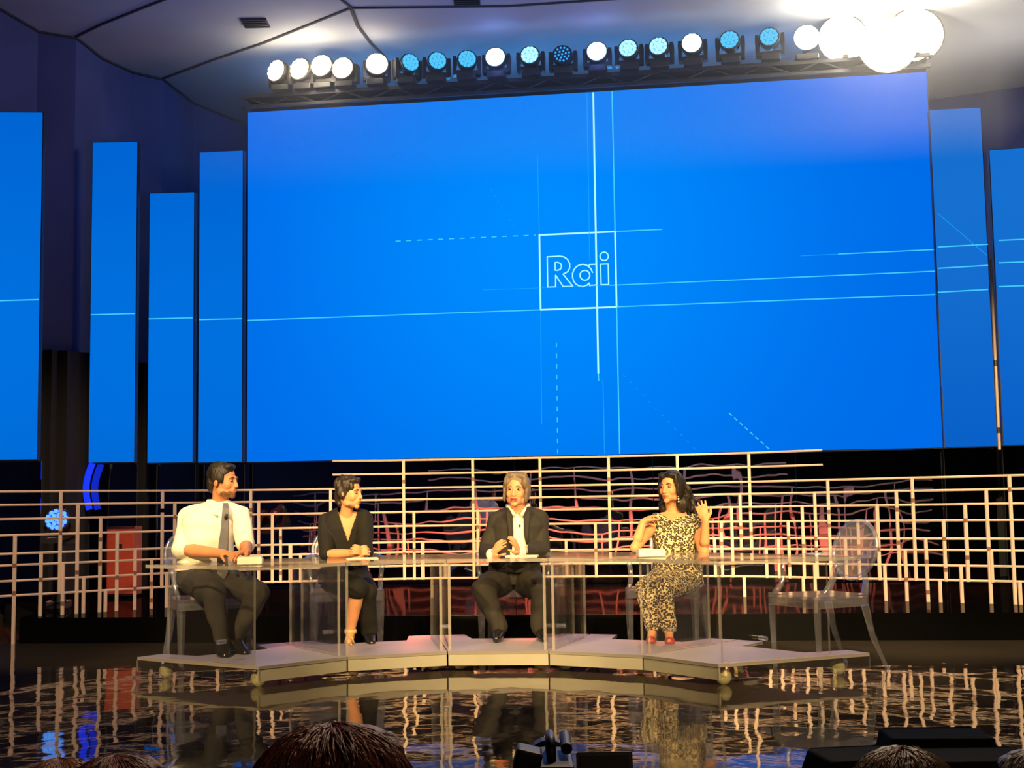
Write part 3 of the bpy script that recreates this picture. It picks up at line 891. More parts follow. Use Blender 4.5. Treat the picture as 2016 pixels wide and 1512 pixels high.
# ------------------------------------------------------------------ clear desks on their low plinth
RC = Vector((-0.25, 7.03, 0)); RI, RO_, RM = 1.54, 2.62, 2.32
HP, HT = 0.13, 0.713
A0, A1 = 145.6, 24.2
st = (A0 - A1) / 5
def pol(r, a):
    a = math.radians(a)
    return (RC.x + r * math.cos(a), RC.y + r * math.sin(a))
who = ['the man with the tie', 'the woman in black', 'the man in the dark jacket', 'the woman in leopard print', 'the empty chair']
desks = []
for k in range(5):
    aL = A0 - st * k; aR = aL - st
    am = (aL + aR) / 2
    cxy = pol(2.0, am)
    t = thing('acrylic_desk', 'clear acrylic desk on a white base in front of ' + who[k], 'desk', (cxy[0], cxy[1], 0), 0)
    desks.append(t)
    O = Vector((cxy[0], cxy[1], 0))
    def shift(pts): return pts
    d = 4.4
    g = 0.12
    pl = [pol(RI, aL - g), pol(RI, aR + g), pol(RO_, aR + g), pol(RO_, aR + d), pol(RM, aR + d + 1.2), pol(RM, aL - d - 1.2), pol(RO_, aL - d), pol(RO_, aL - g)]
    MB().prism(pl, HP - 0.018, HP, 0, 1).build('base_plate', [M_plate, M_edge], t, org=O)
    # skirts
    def slab(pa, pb, z0, z1, th, mats, name, inward=0.0):
        a_, b_ = Vector((*pa, 0)), Vector((*pb, 0))
        dv = (b_ - a_).normalized(); nv = Vector((-dv.y, dv.x, 0))
        a_ += nv * inward; b_ += nv * inward
        q = [(a_.x, a_.y), (b_.x, b_.y), (b_.x + nv.x * th, b_.y + nv.y * th), (a_.x + nv.x * th, a_.y + nv.y * th)]
        mb = MB()
        vs = [(x, y, z0) for x, y in q] + [(x, y, z1) for x, y in q]
        mb.add(vs, [(3, 2, 1, 0), (4, 5, 6, 7), (0, 1, 5, 4), (1, 2, 6, 5), (2, 3, 7, 6), (3, 0, 4, 7)], [1, 1, 0, 1, 0, 1])
        return mb.build(name, mats, t, org=O)
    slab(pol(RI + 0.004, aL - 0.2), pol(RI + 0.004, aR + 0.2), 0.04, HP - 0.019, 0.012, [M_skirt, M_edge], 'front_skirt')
    if k == 0:
        slab(pol(RO_, aL), pol(RI, aL), 0.04, HP - 0.019, 0.012, [M_clear, M_edge], 'end_skirt')
    if k == 4:
        slab(pol(RI, aR), pol(RO_, aR), 0.04, HP - 0.019, 0.012, [M_clear, M_edge], 'end_skirt')
    # table top
    tp = [pol(RI + 0.02, aL - 0.1), pol(RI + 0.02, aR + 0.1), pol(2.55, aR + 0.1), pol(2.55, aL - 0.1)]
    MB().prism(tp, HT - 0.022, HT, 0, 1).build('tabletop', [M_clear, M_edge], t, org=O)
    # vertical side panels
    ins = 1.0
    for an in (aL - ins, aR + ins):
        slab(pol(RI + 0.05, an), pol(2.36, an), HP + 0.001, HT - 0.0225, 0.018, [M_clear, M_edge], 'side_panel')
        m = pol(1.85, an)
        e = pol(1.85, an + 2.0 if an > am else an - 2.0)
        MB().cyl((m[0], m[1], HP + 0.13), (e[0], e[1], HP + 0.13), 0.014, n=12).build('connector', M_chrome if k == 9 else M_ghost, t, org=O, smooth=False)
    # ball feet
    for (r_, an) in ((RI + 0.09, aL - 3.0), (RI + 0.09, aR + 3.0), (2.45, aL - 2.2), (2.45, aR + 2.2)):
        c = pol(r_, an)
        bf = MB().ell((c[0], c[1], 0.046), 0.046, nu=24, nv=16).build('ball_foot', M_ball, t, org=O, smooth=True)
        MB().cyl((c[0], c[1], 0.085), (c[0], c[1], HP - 0.019), 0.012, n=10).build('stem', M_chrome, bf, org=O)

# ------------------------------------------------------------------ clear armchairs
def bez(p0, p1, p2, p3, n=10):
    out = []
    for i in range(n + 1):
        t = i / n
        out.append(Vector(p0) * (1 - t) ** 3 + Vector(p1) * 3 * t * (1 - t) ** 2 + Vector(p2) * 3 * t * t * (1 - t) + Vector(p3) * t ** 3)
    return out
def ghost_chair(label, loc, rz):
    t = thing('clear_armchair', label, 'chair', loc, rz, 'clear armchairs at the desks')
    # faces -Y. seat
    fw, bw, y0, y1 = 0.265, 0.215, -0.25, 0.21
    seat = MB()
    n = 8; pts = []
    def cor(cx, cy, a0, r=0.04):
        return [(cx + r * math.cos(math.radians(a0 + 90 * i / 4)), cy + r * math.sin(math.radians(a0 + 90 * i / 4))) for i in range(5)]
    pts = cor(fw - 0.04, y0 + 0.04, -90) + cor(bw - 0.04, y1 - 0.04, 0) + cor(-bw + 0.04, y1 - 0.04, 90) + cor(-fw + 0.04, y0 + 0.04, 180)
    seat.prism(pts, 0.448, 0.466)
    seat.build('seat', M_ghost, t)
    ap = MB()
    for i in range(len(pts)):
        a, b = pts[i], pts[(i + 1) % len(pts)]
        a2 = (a[0] * 0.96, a[1] * 0.96); b2 = (b[0] * 0.96, b[1] * 0.96)
        ap.add([(a[0], a[1], 0.395), (b[0], b[1], 0.395), (b[0], b[1], 0.447), (a[0], a[1], 0.447), (a2[0], a2[1], 0.395), (b2[0], b2[1], 0.395), (b2[0], b2[1], 0.447), (a2[0], a2[1], 0.447)],
               [(0, 1, 2, 3), (7, 6, 5, 4), (0, 4, 5, 1), (3, 2, 6, 7)])
    ap.build('apron', M_ghost, t)
    for sx in (-1, 1):
        def sqleg(path, rs):
            return MB().tube(path, rs, 4)
        sqleg([(sx * (fw - 0.03), y0 + 0.03, 0.395), (sx * (fw - 0.032), y0 + 0.035, 0.0)], [0.031, 0.017]).build('leg', M_ghost, t)
        sqleg([(sx * (bw - 0.03), y1 - 0.03, 0.395), (sx * (bw - 0.025), y1 + 0.02, 0.2), (sx * (bw - 0.01), y1 + 0.11, 0.0)], [0.031, 0.024, 0.016]).build('leg', M_ghost, t)
        # upright from seat to the oval back
        sqleg([(sx * (bw - 0.03), y1 - 0.03, 0.466), (sx * (bw - 0.05), y1 + 0.0, 0.54), (sx * 0.12, y1 + 0.025, 0.60)], [0.024, 0.02, 0.018]).build('upright', M_ghost, t)
        arm = bez((sx * 0.19, y1 + 0.03, 0.70), (sx * 0.27, y1 - 0.10, 0.70), (sx * 0.285, y1 - 0.20, 0.69), (sx * 0.27, -0.07, 0.665), 8) + \
              bez((sx * 0.27, -0.07, 0.665), (sx * 0.265, -0.16, 0.64), (sx * 0.25, -0.05, 0.56), (sx * (fw - 0.025), y0 + 0.05, 0.466), 10)[1:]
        MB().tube(arm, 0.017, 8).build('arm', M_ghost, t, smooth=True)
    # oval back
    lean = math.radians(13)
    Rb = Rx(-lean); c = Vector((0, y1 + 0.055, 0.735))
    ring = [c + Rb @ Vector((0.212 * math.cos(2 * PI * i / 36), 0, 0.188 * math.sin(2 * PI * i / 36))) for i in range(36)]
    MB().tube(ring, 0.014, 8, closed=True).build('back_rim', M_ghost, t, smooth=True)
    b = MB()
    f = [c + Rb @ Vector((0.2 * math.cos(2 * PI * i / 36), 0.012, 0.177 * math.sin(2 * PI * i / 36))) for i in range(36)]
    g = [p - Rb @ Vector((0, 0.012, 0)) for p in f]
    b.add(f + g, [tuple(range(36)), tuple(range(71, 35, -1))] + [(i, (i + 1) % 36, 36 + (i + 1) % 36, 36 + i) for i in range(36)])
    b.build('backrest', M_ghost, t)
    return t
ANG = [131.8, 110.5, 85.0, 61.0, 33.0]
CR = [2.79, 2.82, 2.82, 2.78, 2.62]
labs = ['clear armchair under the man with the tie', 'clear armchair under the woman in black', 'clear armchair under the man in the dark jacket', 'clear armchair under the woman in leopard print', 'empty clear armchair with oval back at the right end of the desks']
rots = [30, 12, -2, -22, -66]
base = None
for k in range(5):
    c = pol(CR[k], ANG[k])
    if base is None:
        base = ghost_chair(labs[0], (c[0], c[1], 0), math.radians(rots[0]))
    else:
        dup(base, (c[0], c[1], 0), math.radians(rots[k]), labs[k])

# ------------------------------------------------------------------ people
def head_parts(mb, H, ears=True, female=False, scale=1.0):
    """skull, face, jaw, nose, ears and neck root into the body mesh; H maps head space to the world (face looks to -Y)"""
    R = H.to_3x3()
    q = [H @ Vector((0, 0, 0))]
    def E(c, r, rot=None):
        mb.ell(H @ Vector(c), r, R @ rot if rot else R, nu=20, nv=14)
    j = 0.88 if female else 1.0
    E((0, 0.018, 0.035), (0.074, 0.094, 0.084))
    E((0, -0.022, -0.01), (0.063, 0.068, 0.082))
    E((0, -0.040, -0.062), (0.050 * j, 0.046, 0.040))
    E((0, -0.072, -0.092), (0.024 * j, 0.018, 0.019))
    for s in (-1, 1):
        E((s * 0.035, -0.053, -0.024), (0.024, 0.026, 0.030))
        E((s * 0.045 * j, -0.01, -0.066), (0.018, 0.035, 0.028))
        E((s * 0.028, -0.077, 0.027), (0.024, 0.012, 0.009))
        E((s * 0.011, -0.098, -0.031), (0.009, 0.010, 0.008))
        if ears:
            E((s * 0.076, 0.012, -0.008), (0.010, 0.019, 0.030), Rz(s * 0.35))
    mb.caps([H @ Vector((0, -0.084, 0.018)), H @ Vector((0, -0.096, -0.008)), H @ Vector((0, -0.105, -0.028))], [0.009, 0.0095, 0.0105])
    E((0, -0.084, -0.055), (0.026, 0.016, 0.022))

def face_details(par, H, org, brow_mat, lip_mat=M_lip, mouth_open=False):
    R = H.to_3x3()
    for s in (-1, 1):
        e = MB().ell(H @ Vector((s * 0.030, -0.0775, 0.008)), (0.0135, 0.010, 0.0085), R).build('eye', M_eyew, par, smooth=True, org=org)
        MB().ell(H @ Vector((s * 0.030, -0.0845, 0.008)), (0.0075, 0.005, 0.0070), R).build('iris', M_iris, e, smooth=True, org=org)
        MB().tube([H @ Vector((s * 0.015, -0.0905, 0.0285)), H @ Vector((s * 0.030, -0.090, 0.0315)), H @ Vector((s * 0.047, -0.080, 0.0265))], [0.0026, 0.0032, 0.0018], 8).build('eyebrow', brow_mat, par, smooth=True, org=org)
    if mouth_open:
        MB().ell(H @ Vector((0, -0.094, -0.061)), (0.021, 0.009, 0.010), R).build('mouth', M_mouth, par, smooth=True, org=org)
        MB().tube([H @ Vector((-0.022, -0.093, -0.054)), H @ Vector((0, -0.102, -0.051)), H @ Vector((0.022, -0.093, -0.054))], [0.003, 0.0045, 0.003], 8).build('lips', lip_mat, par, smooth=True, org=org)
        MB().tube([H @ Vector((-0.020, -0.090, -0.068)), H @ Vector((0, -0.098, -0.073)), H @ Vector((0.020, -0.090, -0.068))], [0.003, 0.005, 0.003], 8).build('lips', lip_mat, par, smooth=True, org=org)
    else:
        mb = MB().tube([H @ Vector((-0.024, -0.091, -0.056)), H @ Vector((0, -0.1015, -0.0535)), H @ Vector((0.024, -0.091, -0.056))], [0.002, 0.0042, 0.002], 8)
        mb.tube([H @ Vector((-0.021, -0.090, -0.060)), H @ Vector((0, -0.100, -0.0625)), H @ Vector((0.021, -0.090, -0.060))], [0.002, 0.005, 0.002], 8)
        mb.build('lips', lip_mat, par, smooth=True, org=org)

def hand(mb, wrist, direction, palm_n, curl=0.5, side=1, scale=1.0, curls=None):
    """palm, four unequal bent fingers and a thumb leaving the side of the palm"""
    w = Vector(wrist); d = Vector(direction).normalized(); n = Vector(palm_n)
    n = (n - d * n.dot(d)).normalized(); s = d.cross(n) * side
    R = Matrix((s, d, n)).transposed()
    sc = scale
    mb.ell(w + d * 0.045 * sc, (0.036 * sc, 0.052 * sc, 0.015 * sc), R)
    mb.caps([w - d * 0.01, w + d * 0.03 * sc], [0.024 * sc, 0.022 * sc])
    lens = [0.070, 0.078, 0.072, 0.056]
    for i in range(4):
        off = (i - 1.5) * 0.0205 * sc
        b0 = w + d * (0.082 - 0.004 * abs(i - 1.3)) * sc + s * off * -1
        fan = (i - 1.5) * -0.09
        cu_ = (curls[i] if curls else curl) + 0.08 * i * (1 if curl < 1.2 else 0)
        dd = (d + s * fan).normalized()
        pts = [b0 - dd * 0.015, b0]; ang = 0; p = b0
        for q, fr in enumerate((0.45, 0.32, 0.23)):
            ang += cu_ * (0.5, 0.8, 0.6)[q]
            v = dd * math.cos(ang) + n * math.sin(ang)
            p = p + v * lens[i] * fr * sc
            pts.append(p)
        mb.caps(pts, [0.0095 * sc, 0.0092 * sc, 0.0085 * sc, 0.0078 * sc, 0.0068 * sc])
    t0 = w + d * 0.022 * sc + s * 0.026 * sc
    td = (d * 0.62 + s * 0.62 + n * 0.35).normalized()
    t1 = t0 + td * 0.040 * sc
    td2 = (d * 0.85 + s * 0.2 + n * 0.45).normalized()
    t2 = t1 + td2 * 0.030 * sc; t3 = t2 + (td2 + n * 0.2).normalized() * 0.022 * sc
    mb.caps([t0 - td * 0.01, t1, t2, t3], [0.0135 * sc, 0.0115 * sc, 0.0098 * sc, 0.008 * sc])

def foot(mb, ankle, toe_dir, L=0.20, r=0.034, drop=0.06, scale=1.0):
    a = Vector(ankle); d = Vector((toe_dir[0], toe_dir[1], 0)).normalized()
    z = Vector((0, 0, 1))
    heel = a - d * 0.035 - z * drop
    ball = a + d * (L - 0.08) - z * (drop + 0.008)
    toe = a + d * (L - 0.03) - z * (drop + 0.010)
    mb.caps([a, heel], [r, r * 0.85]); mb.caps([a - z * 0.015, ball], [r, r * 0.82]); mb.caps([heel, ball, toe], [r * 0.85, r * 0.85, r * 0.6])
    return heel, ball, toe

def Hm(px, py, D, yaw, pitch=0.0, roll=0.0, sc=1.0):
    return Matrix.Translation(U(px, py, D)) @ Matrix.Rotation(math.radians(yaw), 4, 'Z') @ Matrix.Rotation(math.radians(roll), 4, 'Y') @ Matrix.Rotation(math.radians(pitch), 4, 'X') @ Matrix.Scale(sc, 4)

def hair_build(par, H, ells, mat, org, name='hair', amp=0.006, freq=28, voxel=0.006, extra=None, smooth=3, stretch=(1, 1, 0.35)):
    mb = MB(); R = H.to_3x3()
    for c, r in ells:
        mb.ell(H @ Vector(c), r, R, nu=18, nv=12)
    if extra: extra(mb)
    return mb.remesh(name, mat, par, org, voxel=voxel, smooth=smooth, amp=amp, freq=freq, stretch=stretch)

# ---- man 1: white shirt, grey tie, looking right
D1 = 8.96
org = U(405, 1150, D1); org = Vector((org.x, org.y, 0))
P1 = thing('person', 'man in white shirt with rolled sleeves and grey tie looking to the right', 'person', org)
def J(D0):
    return lambda px, py, dy=0.0: U(px, py, D0 + dy)
j = J(D1)
H1 = Hm(441, 948, D1 - 0.04, 68, 3, 0)
b = MB()
head_parts(b, H1)
b.caps([H1 @ Vector((0, 0.02, -0.04)), j(434, 985, 0.0), j(426, 1006, 0.02)], [0.056, 0.056, 0.056])
ty = math.radians(20)
def torso(mb, j, rings, yaw):
    mb.loft([(j(x, y, dy), a, d_, yaw) for x, y, dy, a, d_ in rings])
t1 = [(402, 1150, 0.0, 0.17, 0.12), (404, 1125, 0.0, 0.17, 0.125), (408, 1095, -0.01, 0.155, 0.12), (412, 1060, -0.02, 0.16, 0.12), (418, 1032, 0.0, 0.155, 0.085), (422, 1016, 0.02, 0.12, 0.058), (425, 1002, 0.015, 0.06, 0.05)]
torso(b, j, t1, ty)
sh_r, el_r, wr_r = j(369, 1019, 0.02), j(357, 1082, -0.12), j(441, 1090, -0.30)
for q_ in (sh_r, j(474, 1014, -0.04)): b.caps([j(426, 1006, 0.02), q_], [0.040, 0.048])
sh_l, el_l, wr_l = j(474, 1014, -0.04), j(484, 1072, -0.16), j(486, 1087, -0.42)
b.caps([sh_r, el_r, sh_r.lerp(el_r, 1.0).lerp(wr_r, 0.3), wr_r], [0.058, 0.045, 0.046, 0.028])
b.caps([sh_l, el_l, el_l.lerp(wr_l, 0.35), wr_l], [0.056, 0.044, 0.043, 0.028])
hand(b, wr_r, (j(474, 1092, -0.42) - wr_r), (0.25, -0.2, -1), 0.55, side=-1)
hand(b, wr_l, (j(462, 1089, -0.50) - wr_l), (-0.3, -0.3, -1), 0.6, side=1)
hipr, hipl = j(380, 1140), j(428, 1140, 0.02)
kn_r, an_r = j(420, 1166, -0.42), j(437, 1262, -0.36)
kn_l, an_l = j(508, 1168, -0.30), j(462, 1258, -0.22)
b.caps([hipr, kn_r], [0.095, 0.062]); b.caps([kn_r, an_r], [0.06, 0.036])
b.caps([hipl, kn_l], [0.09, 0.06]); b.caps([kn_l, an_l], [0.058, 0.036])
foot(b, an_r, (0.3, -0.9)); foot(b, an_l, (0.5, -0.8), drop=0.06)
body = b.remesh('body', SKIN, P1, org, voxel=0.0048, smooth=3)
face_details(body, H1, org, M_hairblk, M_lipm)
hair_build(body, H1, [((0, 0.030, 0.056), (0.084, 0.098, 0.080)), ((0, -0.034, 0.100), (0.058, 0.046, 0.026)),
                      ((0.072, 0.012, 0.03), (0.014, 0.042, 0.05)), ((-0.072, 0.012, 0.03), (0.014, 0.042, 0.05)), ((0, 0.075, -0.01), (0.066, 0.042, 0.075)),
                      ((0.066, -0.028, 0.02), (0.012, 0.012, 0.035)), ((-0.066, -0.028, 0.02), (0.012, 0.012, 0.035))], M_hairblk, org, amp=0.008)
hair_build(body, H1, [((0, -0.046, -0.070), (0.0475, 0.0425, 0.036)), ((0, -0.072, -0.092), (0.0255, 0.0195, 0.0205)), ((0.046, -0.018, -0.072), (0.0160, 0.030, 0.022)), ((-0.046, -0.018, -0.072), (0.0160, 0.030, 0.022)), ((0, -0.0965, -0.046), (0.022, 0.007, 0.004))],
           M_beard, org, name='beard', amp=0, voxel=0.005, smooth=2)
c = MB()
t1c = [(402, 1122, 0.0, 0.185, 0.142), (406, 1098, -0.01, 0.178, 0.142), (411, 1060, -0.02, 0.182, 0.14), (417, 1030, -0.01, 0.205, 0.132), (421, 1012, 0.0, 0.188, 0.105), (424, 1000, 0.01, 0.11, 0.082)]
torso(c, j, t1c, ty)
c.caps([j(425, 1000, 0.01), sh_r], [0.068, 0.068]); c.caps([j(428, 1000, 0.0), sh_l], [0.068, 0.066])
c.caps([sh_r, sh_r.lerp(el_r, 0.55), el_r, el_r.lerp(wr_r, 0.06)], [0.068, 0.066, 0.063, 0.058])
c.caps([sh_l, sh_l.lerp(el_l, 0.55), el_l, el_l.lerp(wr_l, 0.12)], [0.066, 0.062, 0.060, 0.056])
c.remesh('shirt', M_shirt, P1, org, voxel=0.006, smooth=8, amp=0.016, freq=9)
c = MB()   # collar wings
nk = j(428, 996, -0.0)
for i in range(2):
    pass
nk = j(429, 993, 0.005)
ring = [nk + Vector((0.070 * math.cos(a), 0.074 * math.sin(a), 0.012 - 0.022 * max(0, -math.sin(a)))) for a in [2 * PI * k / 24 for k in range(24)]]
c.tube(ring, 0.010, 8, closed=True, flat=2.4)
c.tube([nk + Vector((-0.06, -0.03, 0.0)), nk + Vector((-0.025, -0.10, -0.045)), nk + Vector((0.03, -0.135, -0.075))], [0.014, 0.020, 0.006], 8, flat=0.6)
c.tube([nk + Vector((0.065, -0.03, 0.0)), nk + Vector((0.075, -0.09, -0.04)), nk + Vector((0.055, -0.13, -0.07))], [0.014, 0.018, 0.006], 8, flat=0.6)
c.build('collar', M_shirt, P1, smooth=True, org=org)
c = MB()
def ribbon(mb, pts, ws, th=0.006):
    for (p, q, wa, wb) in zip(pts, pts[1:], ws, ws[1:]):
        sx = Vector((1, 0.25, 0)).normalized(); y = Vector((0, th, 0))
        vs = [p - sx * wa, p + sx * wa, q + sx * wb, q - sx * wb]
        mb.add(vs + [v + y for v in vs], [(3, 2, 1, 0), (4, 5, 6, 7), (0, 1, 5, 4), (1, 2, 6, 5), (2, 3, 7, 6), (3, 0, 4, 7)])
tie_pts = [j(444, 990, -0.125), j(444, 1000, -0.165), j(443, 1015, -0.18), j(442, 1040, -0.19), j(439, 1072, -0.195), j(437, 1095, -0.2), j(438, 1128, -0.2), j(441, 1140, -0.2)]
ribbon(c, tie_pts, [0.016, 0.020, 0.021, 0.024, 0.029, 0.031, 0.034, 0.004], 0.008)
tie = c.build('tie', M_tie, P1, org=org)
MB().ell(j(445, 1016, -0.195), (0.010, 0.01, 0.018), Ry(0.5)).build('microphone', M_blackp, tie, org=org, smooth=True)
c = MB()
c.loft([(j(402, 1148, 0.0), 0.185, 0.14, ty), (j(403, 1128, 0.0), 0.183, 0.142, ty), (j(404, 1119, 0), 0.176, 0.138, ty)])
c.caps([hipr, hipr.lerp(kn_r, 0.5), kn_r], [0.112, 0.098, 0.080]); c.caps([kn_r, kn_r.lerp(an_r, 0.45), an_r + Vector((0, 0, 0.02))], [0.078, 0.066, 0.052])
c.caps([hipl, hipl.lerp(kn_l, 0.5), kn_l], [0.108, 0.096, 0.080]); c.caps([kn_l, kn_l.lerp(an_l, 0.5), an_l], [0.078, 0.064, 0.052])
c.remesh('trousers', M_trous, P1, org, voxel=0.0075, smooth=5, amp=0.012, freq=11)
for an, dr_, dp in ((an_r, (0.3, -0.9), 0.06), (an_l, (0.5, -0.8), 0.06)):
    c = MB(); foot(c, an - Vector((0, 0, 0.006)), dr_, L=0.23, r=0.050, drop=dp)
    c.remesh('shoe', M_shoe, P1, org, voxel=0.007, smooth=1)

# ---- woman 2: black top, clasped hands
D2 = 9.49; j = J(D2)
org = U(678, 1150, D2); org = Vector((org.x, org.y, 0))
P2 = thing('person', 'woman with short dark hair in a black V-neck leaning on clasped hands', 'person', org)
H2 = Hm(688, 971, D2 - 0.12, 62, 4, 0, 0.97)
b = MB(); head_parts(b, H2, female=True)
b.caps([H2 @ Vector((0, 0.02, -0.04)), j(683, 1003, -0.08), j(682, 1020, -0.04)], [0.048, 0.045, 0.056])
ty = math.radians(12)
t2 = [(676, 1150, 0.03, 0.165, 0.115), (677, 1120, 0.02, 0.150, 0.11), (679, 1092, 0.0, 0.128, 0.10), (681, 1062, -0.03, 0.140, 0.105), (682, 1036, -0.045, 0.140, 0.085), (682, 1022, -0.04, 0.118, 0.062), (682, 1012, -0.04, 0.06, 0.048)]
torso(b, j, t2, ty)
sh_r, el_r, wr_r = j(642, 1025, -0.03), j(642, 1091, -0.20), j(700, 1089, -0.36)
sh_l, el_l, wr_l = j(717, 1021, -0.07), j(720, 1088, -0.22), j(716, 1088, -0.38)
b.caps([j(682, 1013, -0.03), sh_r], [0.034, 0.038]); b.caps([j(684, 1013, -0.03), sh_l], [0.034, 0.038])
b.caps([sh_r, el_r, el_r.lerp(wr_r, 0.3), wr_r], [0.046, 0.036, 0.036, 0.024])
b.caps([sh_l, el_l, el_l.lerp(wr_l, 0.3), wr_l], [0.046, 0.036, 0.036, 0.024])
hand(b, wr_r, (j(722, 1080, -0.44) - wr_r), (0.2, 1, -0.3), 1.1, side=-1, scale=0.92)
hand(b, wr_l, (j(700, 1080, -0.46) - wr_l), (-0.2, 1, -0.4), 1.1, side=1, scale=0.92)
hipr, hipl = j(655, 1138, 0.02), j(700, 1138, 0.0)
kn_r, an_r = j(704, 1160, -0.42), j(690, 1243, -0.30)
kn_l, an_l = j(722, 1166, -0.34), j(727, 1246, -0.22)
b.caps([hipr, kn_r], [0.085, 0.055]); b.caps([kn_r, kn_r.lerp(an_r, 0.35), an_r], [0.052, 0.048, 0.03])
b.caps([hipl, kn_l], [0.08, 0.052]); b.caps([kn_l, an_l], [0.05, 0.03])
foot(b, an_r, (0.05, -1), L=0.19, r=0.03, drop=0.045); foot(b, an_l, (0.2, -1), L=0.19, r=0.03, drop=0.045)
body = b.remesh('body', SKIN2, P2, org, voxel=0.0045, smooth=3)
face_details(body, H2, org, M_hairdk)
hair_build(body, H2, [((0, 0.030, 0.052), (0.086, 0.098, 0.082)), ((0, -0.030, 0.096), (0.060, 0.048, 0.027)), ((0.074, 0.020, 0.02), (0.016, 0.050, 0.058)), ((-0.074, 0.020, 0.02), (0.016, 0.050, 0.058)),
                      ((0, 0.074, -0.015), (0.068, 0.042, 0.078)), ((0, 0.060, -0.075), (0.052, 0.024, 0.028)), ((-0.068, -0.025, 0.035), (0.014, 0.02, 0.03)), ((0.068, -0.025, 0.035), (0.014, 0.02, 0.03))],
           M_hairdk, org, amp=0.014, freq=40)
# top with a deep V: body lofted, the V left open by building the two halves of the front
c = MB()
t2c = [(676, 1126, 0.02, 0.172, 0.130), (679, 1092, 0.0, 0.150, 0.125), (681, 1062, -0.025, 0.160, 0.122), (682, 1040, -0.04, 0.172, 0.112)]
torso(c, j, t2c, ty)
c.remesh('blouse', M_dress, P2, org, voxel=0.006, smooth=8, amp=0.012, freq=10) if False else None
def clipV(o, apex, lft, rgt, ydepth):
    """remove the faces of a garment in a V seen from the front"""
    import bmesh
    bm = bmesh.new(); bm.from_mesh(o.data)
    kill = []
    oo = Vector(o.parent.location) if o.parent else Vector((0, 0, 0))
    for f in bm.faces:
        p = f.calc_center_median() + oo
        if p.y > ydepth: continue
        if p.z < apex.z: continue
        t = (p.z - apex.z) / (lft.z - apex.z)
        xl = apex.x + (lft.x - apex.x) * t; xr = apex.x + (rgt.x - apex.x) * t
        if xl < p.x < xr: kill.append(f)
    bmesh.ops.delete(bm, geom=kill, context='FACES')
    bm.to_mesh(o.data); bm.free()
t2c += [(682, 1024, -0.04, 0.160, 0.094), (682, 1010, -0.03, 0.13, 0.078), (682, 1003, -0.03, 0.09, 0.07)]
c = MB(); torso(c, j, t2c, ty)
c.caps([j(668, 1012, -0.03), sh_r], [0.052, 0.058]); c.caps([j(700, 1011, -0.05), sh_l], [0.052, 0.056])
c.caps([sh_r, sh_r.lerp(el_r, 0.6), el_r + Vector((0, 0, 0.01))], [0.059, 0.057, 0.054])
c.caps([sh_l, sh_l.lerp(el_l, 0.6), el_l + Vector((0, 0, 0.01))], [0.062, 0.060, 0.056])
bl = c.remesh('blouse', M_dress, P2, org, voxel=0.0055, smooth=6, amp=0.010, freq=11)
clipV(bl, j(685, 1066, -0.15), j(661, 998, -0.15), j(705, 998, -0.15), D2 + 0.03)
c = MB()
c.loft([(j(676, 1148, 0.02), 0.185, 0.13, ty), (j(677, 1120, 0.02), 0.168, 0.128, ty)])
c.caps([hipr, hipr.lerp(kn_r, 0.5), kn_r + Vector((0, 0, 0.005))], [0.102, 0.092, 0.076])
c.caps([hipl, hipl.lerp(kn_l, 0.5), kn_l], [0.098, 0.09, 0.078]); c.caps([kn_l, kn_l.lerp(an_l, 0.5), an_l + Vector((0, 0, 0.02))], [0.074, 0.066, 0.06])
c.remesh('skirt', M_dress, P2, org, voxel=0.0075, smooth=5, amp=0.010, freq=10)
c = MB(); foot(c, an_l, (0.2, -1), L=0.205, r=0.042, drop=0.045)
c.remesh('shoe', M_shoe, P2, org, voxel=0.007, smooth=1)
c = MB()
hl, bl_, te = foot(MB(), an_r, (0.05, -1), L=0.19, r=0.03, drop=0.045)
ringp = lambda c_, r_, ax: [c_ + Vector((math.cos(q * PI / 8) * r_, math.sin(q * PI / 8) * r_, 0)) for q in range(16)]
c.tube(ringp(an_r + Vector((0, 0, 0.0)), 0.035, 0), 0.010, 8, closed=True, flat=1.8)
c.tube([hl + Vector((0, 0.0, -0.026)), bl_ + Vector((0, 0, -0.026)), te + Vector((0, 0, -0.016))], 0.026, 8, flat=0.25)
c.tube([bl_ + Vector((-0.03, 0, -0.015)), bl_ + Vector((-0.02, 0, 0.022)), bl_ + Vector((0.02, 0, 0.022)), bl_ + Vector((0.03, 0, -0.015))], 0.007, 6)
c.build('sandal', M_sandal, P2, org=org, smooth=True)

# ---- man 3: dark jacket, open white shirt, grey hair, talking
D3 = 9.65; j = J(D3)
org = U(1012, 1150, D3); org = Vector((org.x, org.y, 0))
P3 = thing('person', 'grey-haired man in dark jacket and open white shirt talking with raised hands', 'person', org)
H3 = Hm(1017, 965, D3 - 0.10, -12, 2, 3, 1.04)
b = MB(); head_parts(b, H3)
b.caps([H3 @ Vector((0, 0.02, -0.05)), j(1019, 1002, -0.04), j(1020, 1020, 0.0)], [0.056, 0.058, 0.066])
ty = 0.0
t3 = [(1012, 1150, 0.03, 0.185, 0.13), (1013, 1125, 0.02, 0.18, 0.13), (1015, 1095, 0.0, 0.17, 0.125), (1017, 1060, -0.02, 0.165, 0.115), (1019, 1036, -0.01, 0.165, 0.10), (1020, 1020, 0.01, 0.12, 0.07), (1020, 1006, 0.01, 0.065, 0.055)]
torso(b, j, t3, ty)
sh_r, el_r, wr_r = j(978, 1024, 0.0), j(959, 1086, -0.10), j(968, 1092, -0.36)
sh_l, el_l, wr_l = j(1060, 1022, 0.0), j(1066, 1082, -0.10), j(1022, 1087, -0.38)
b.caps([j(1018, 1014, 0.02), sh_r], [0.040, 0.046]); b.caps([j(1022, 1014, 0.02), sh_l], [0.040, 0.046])
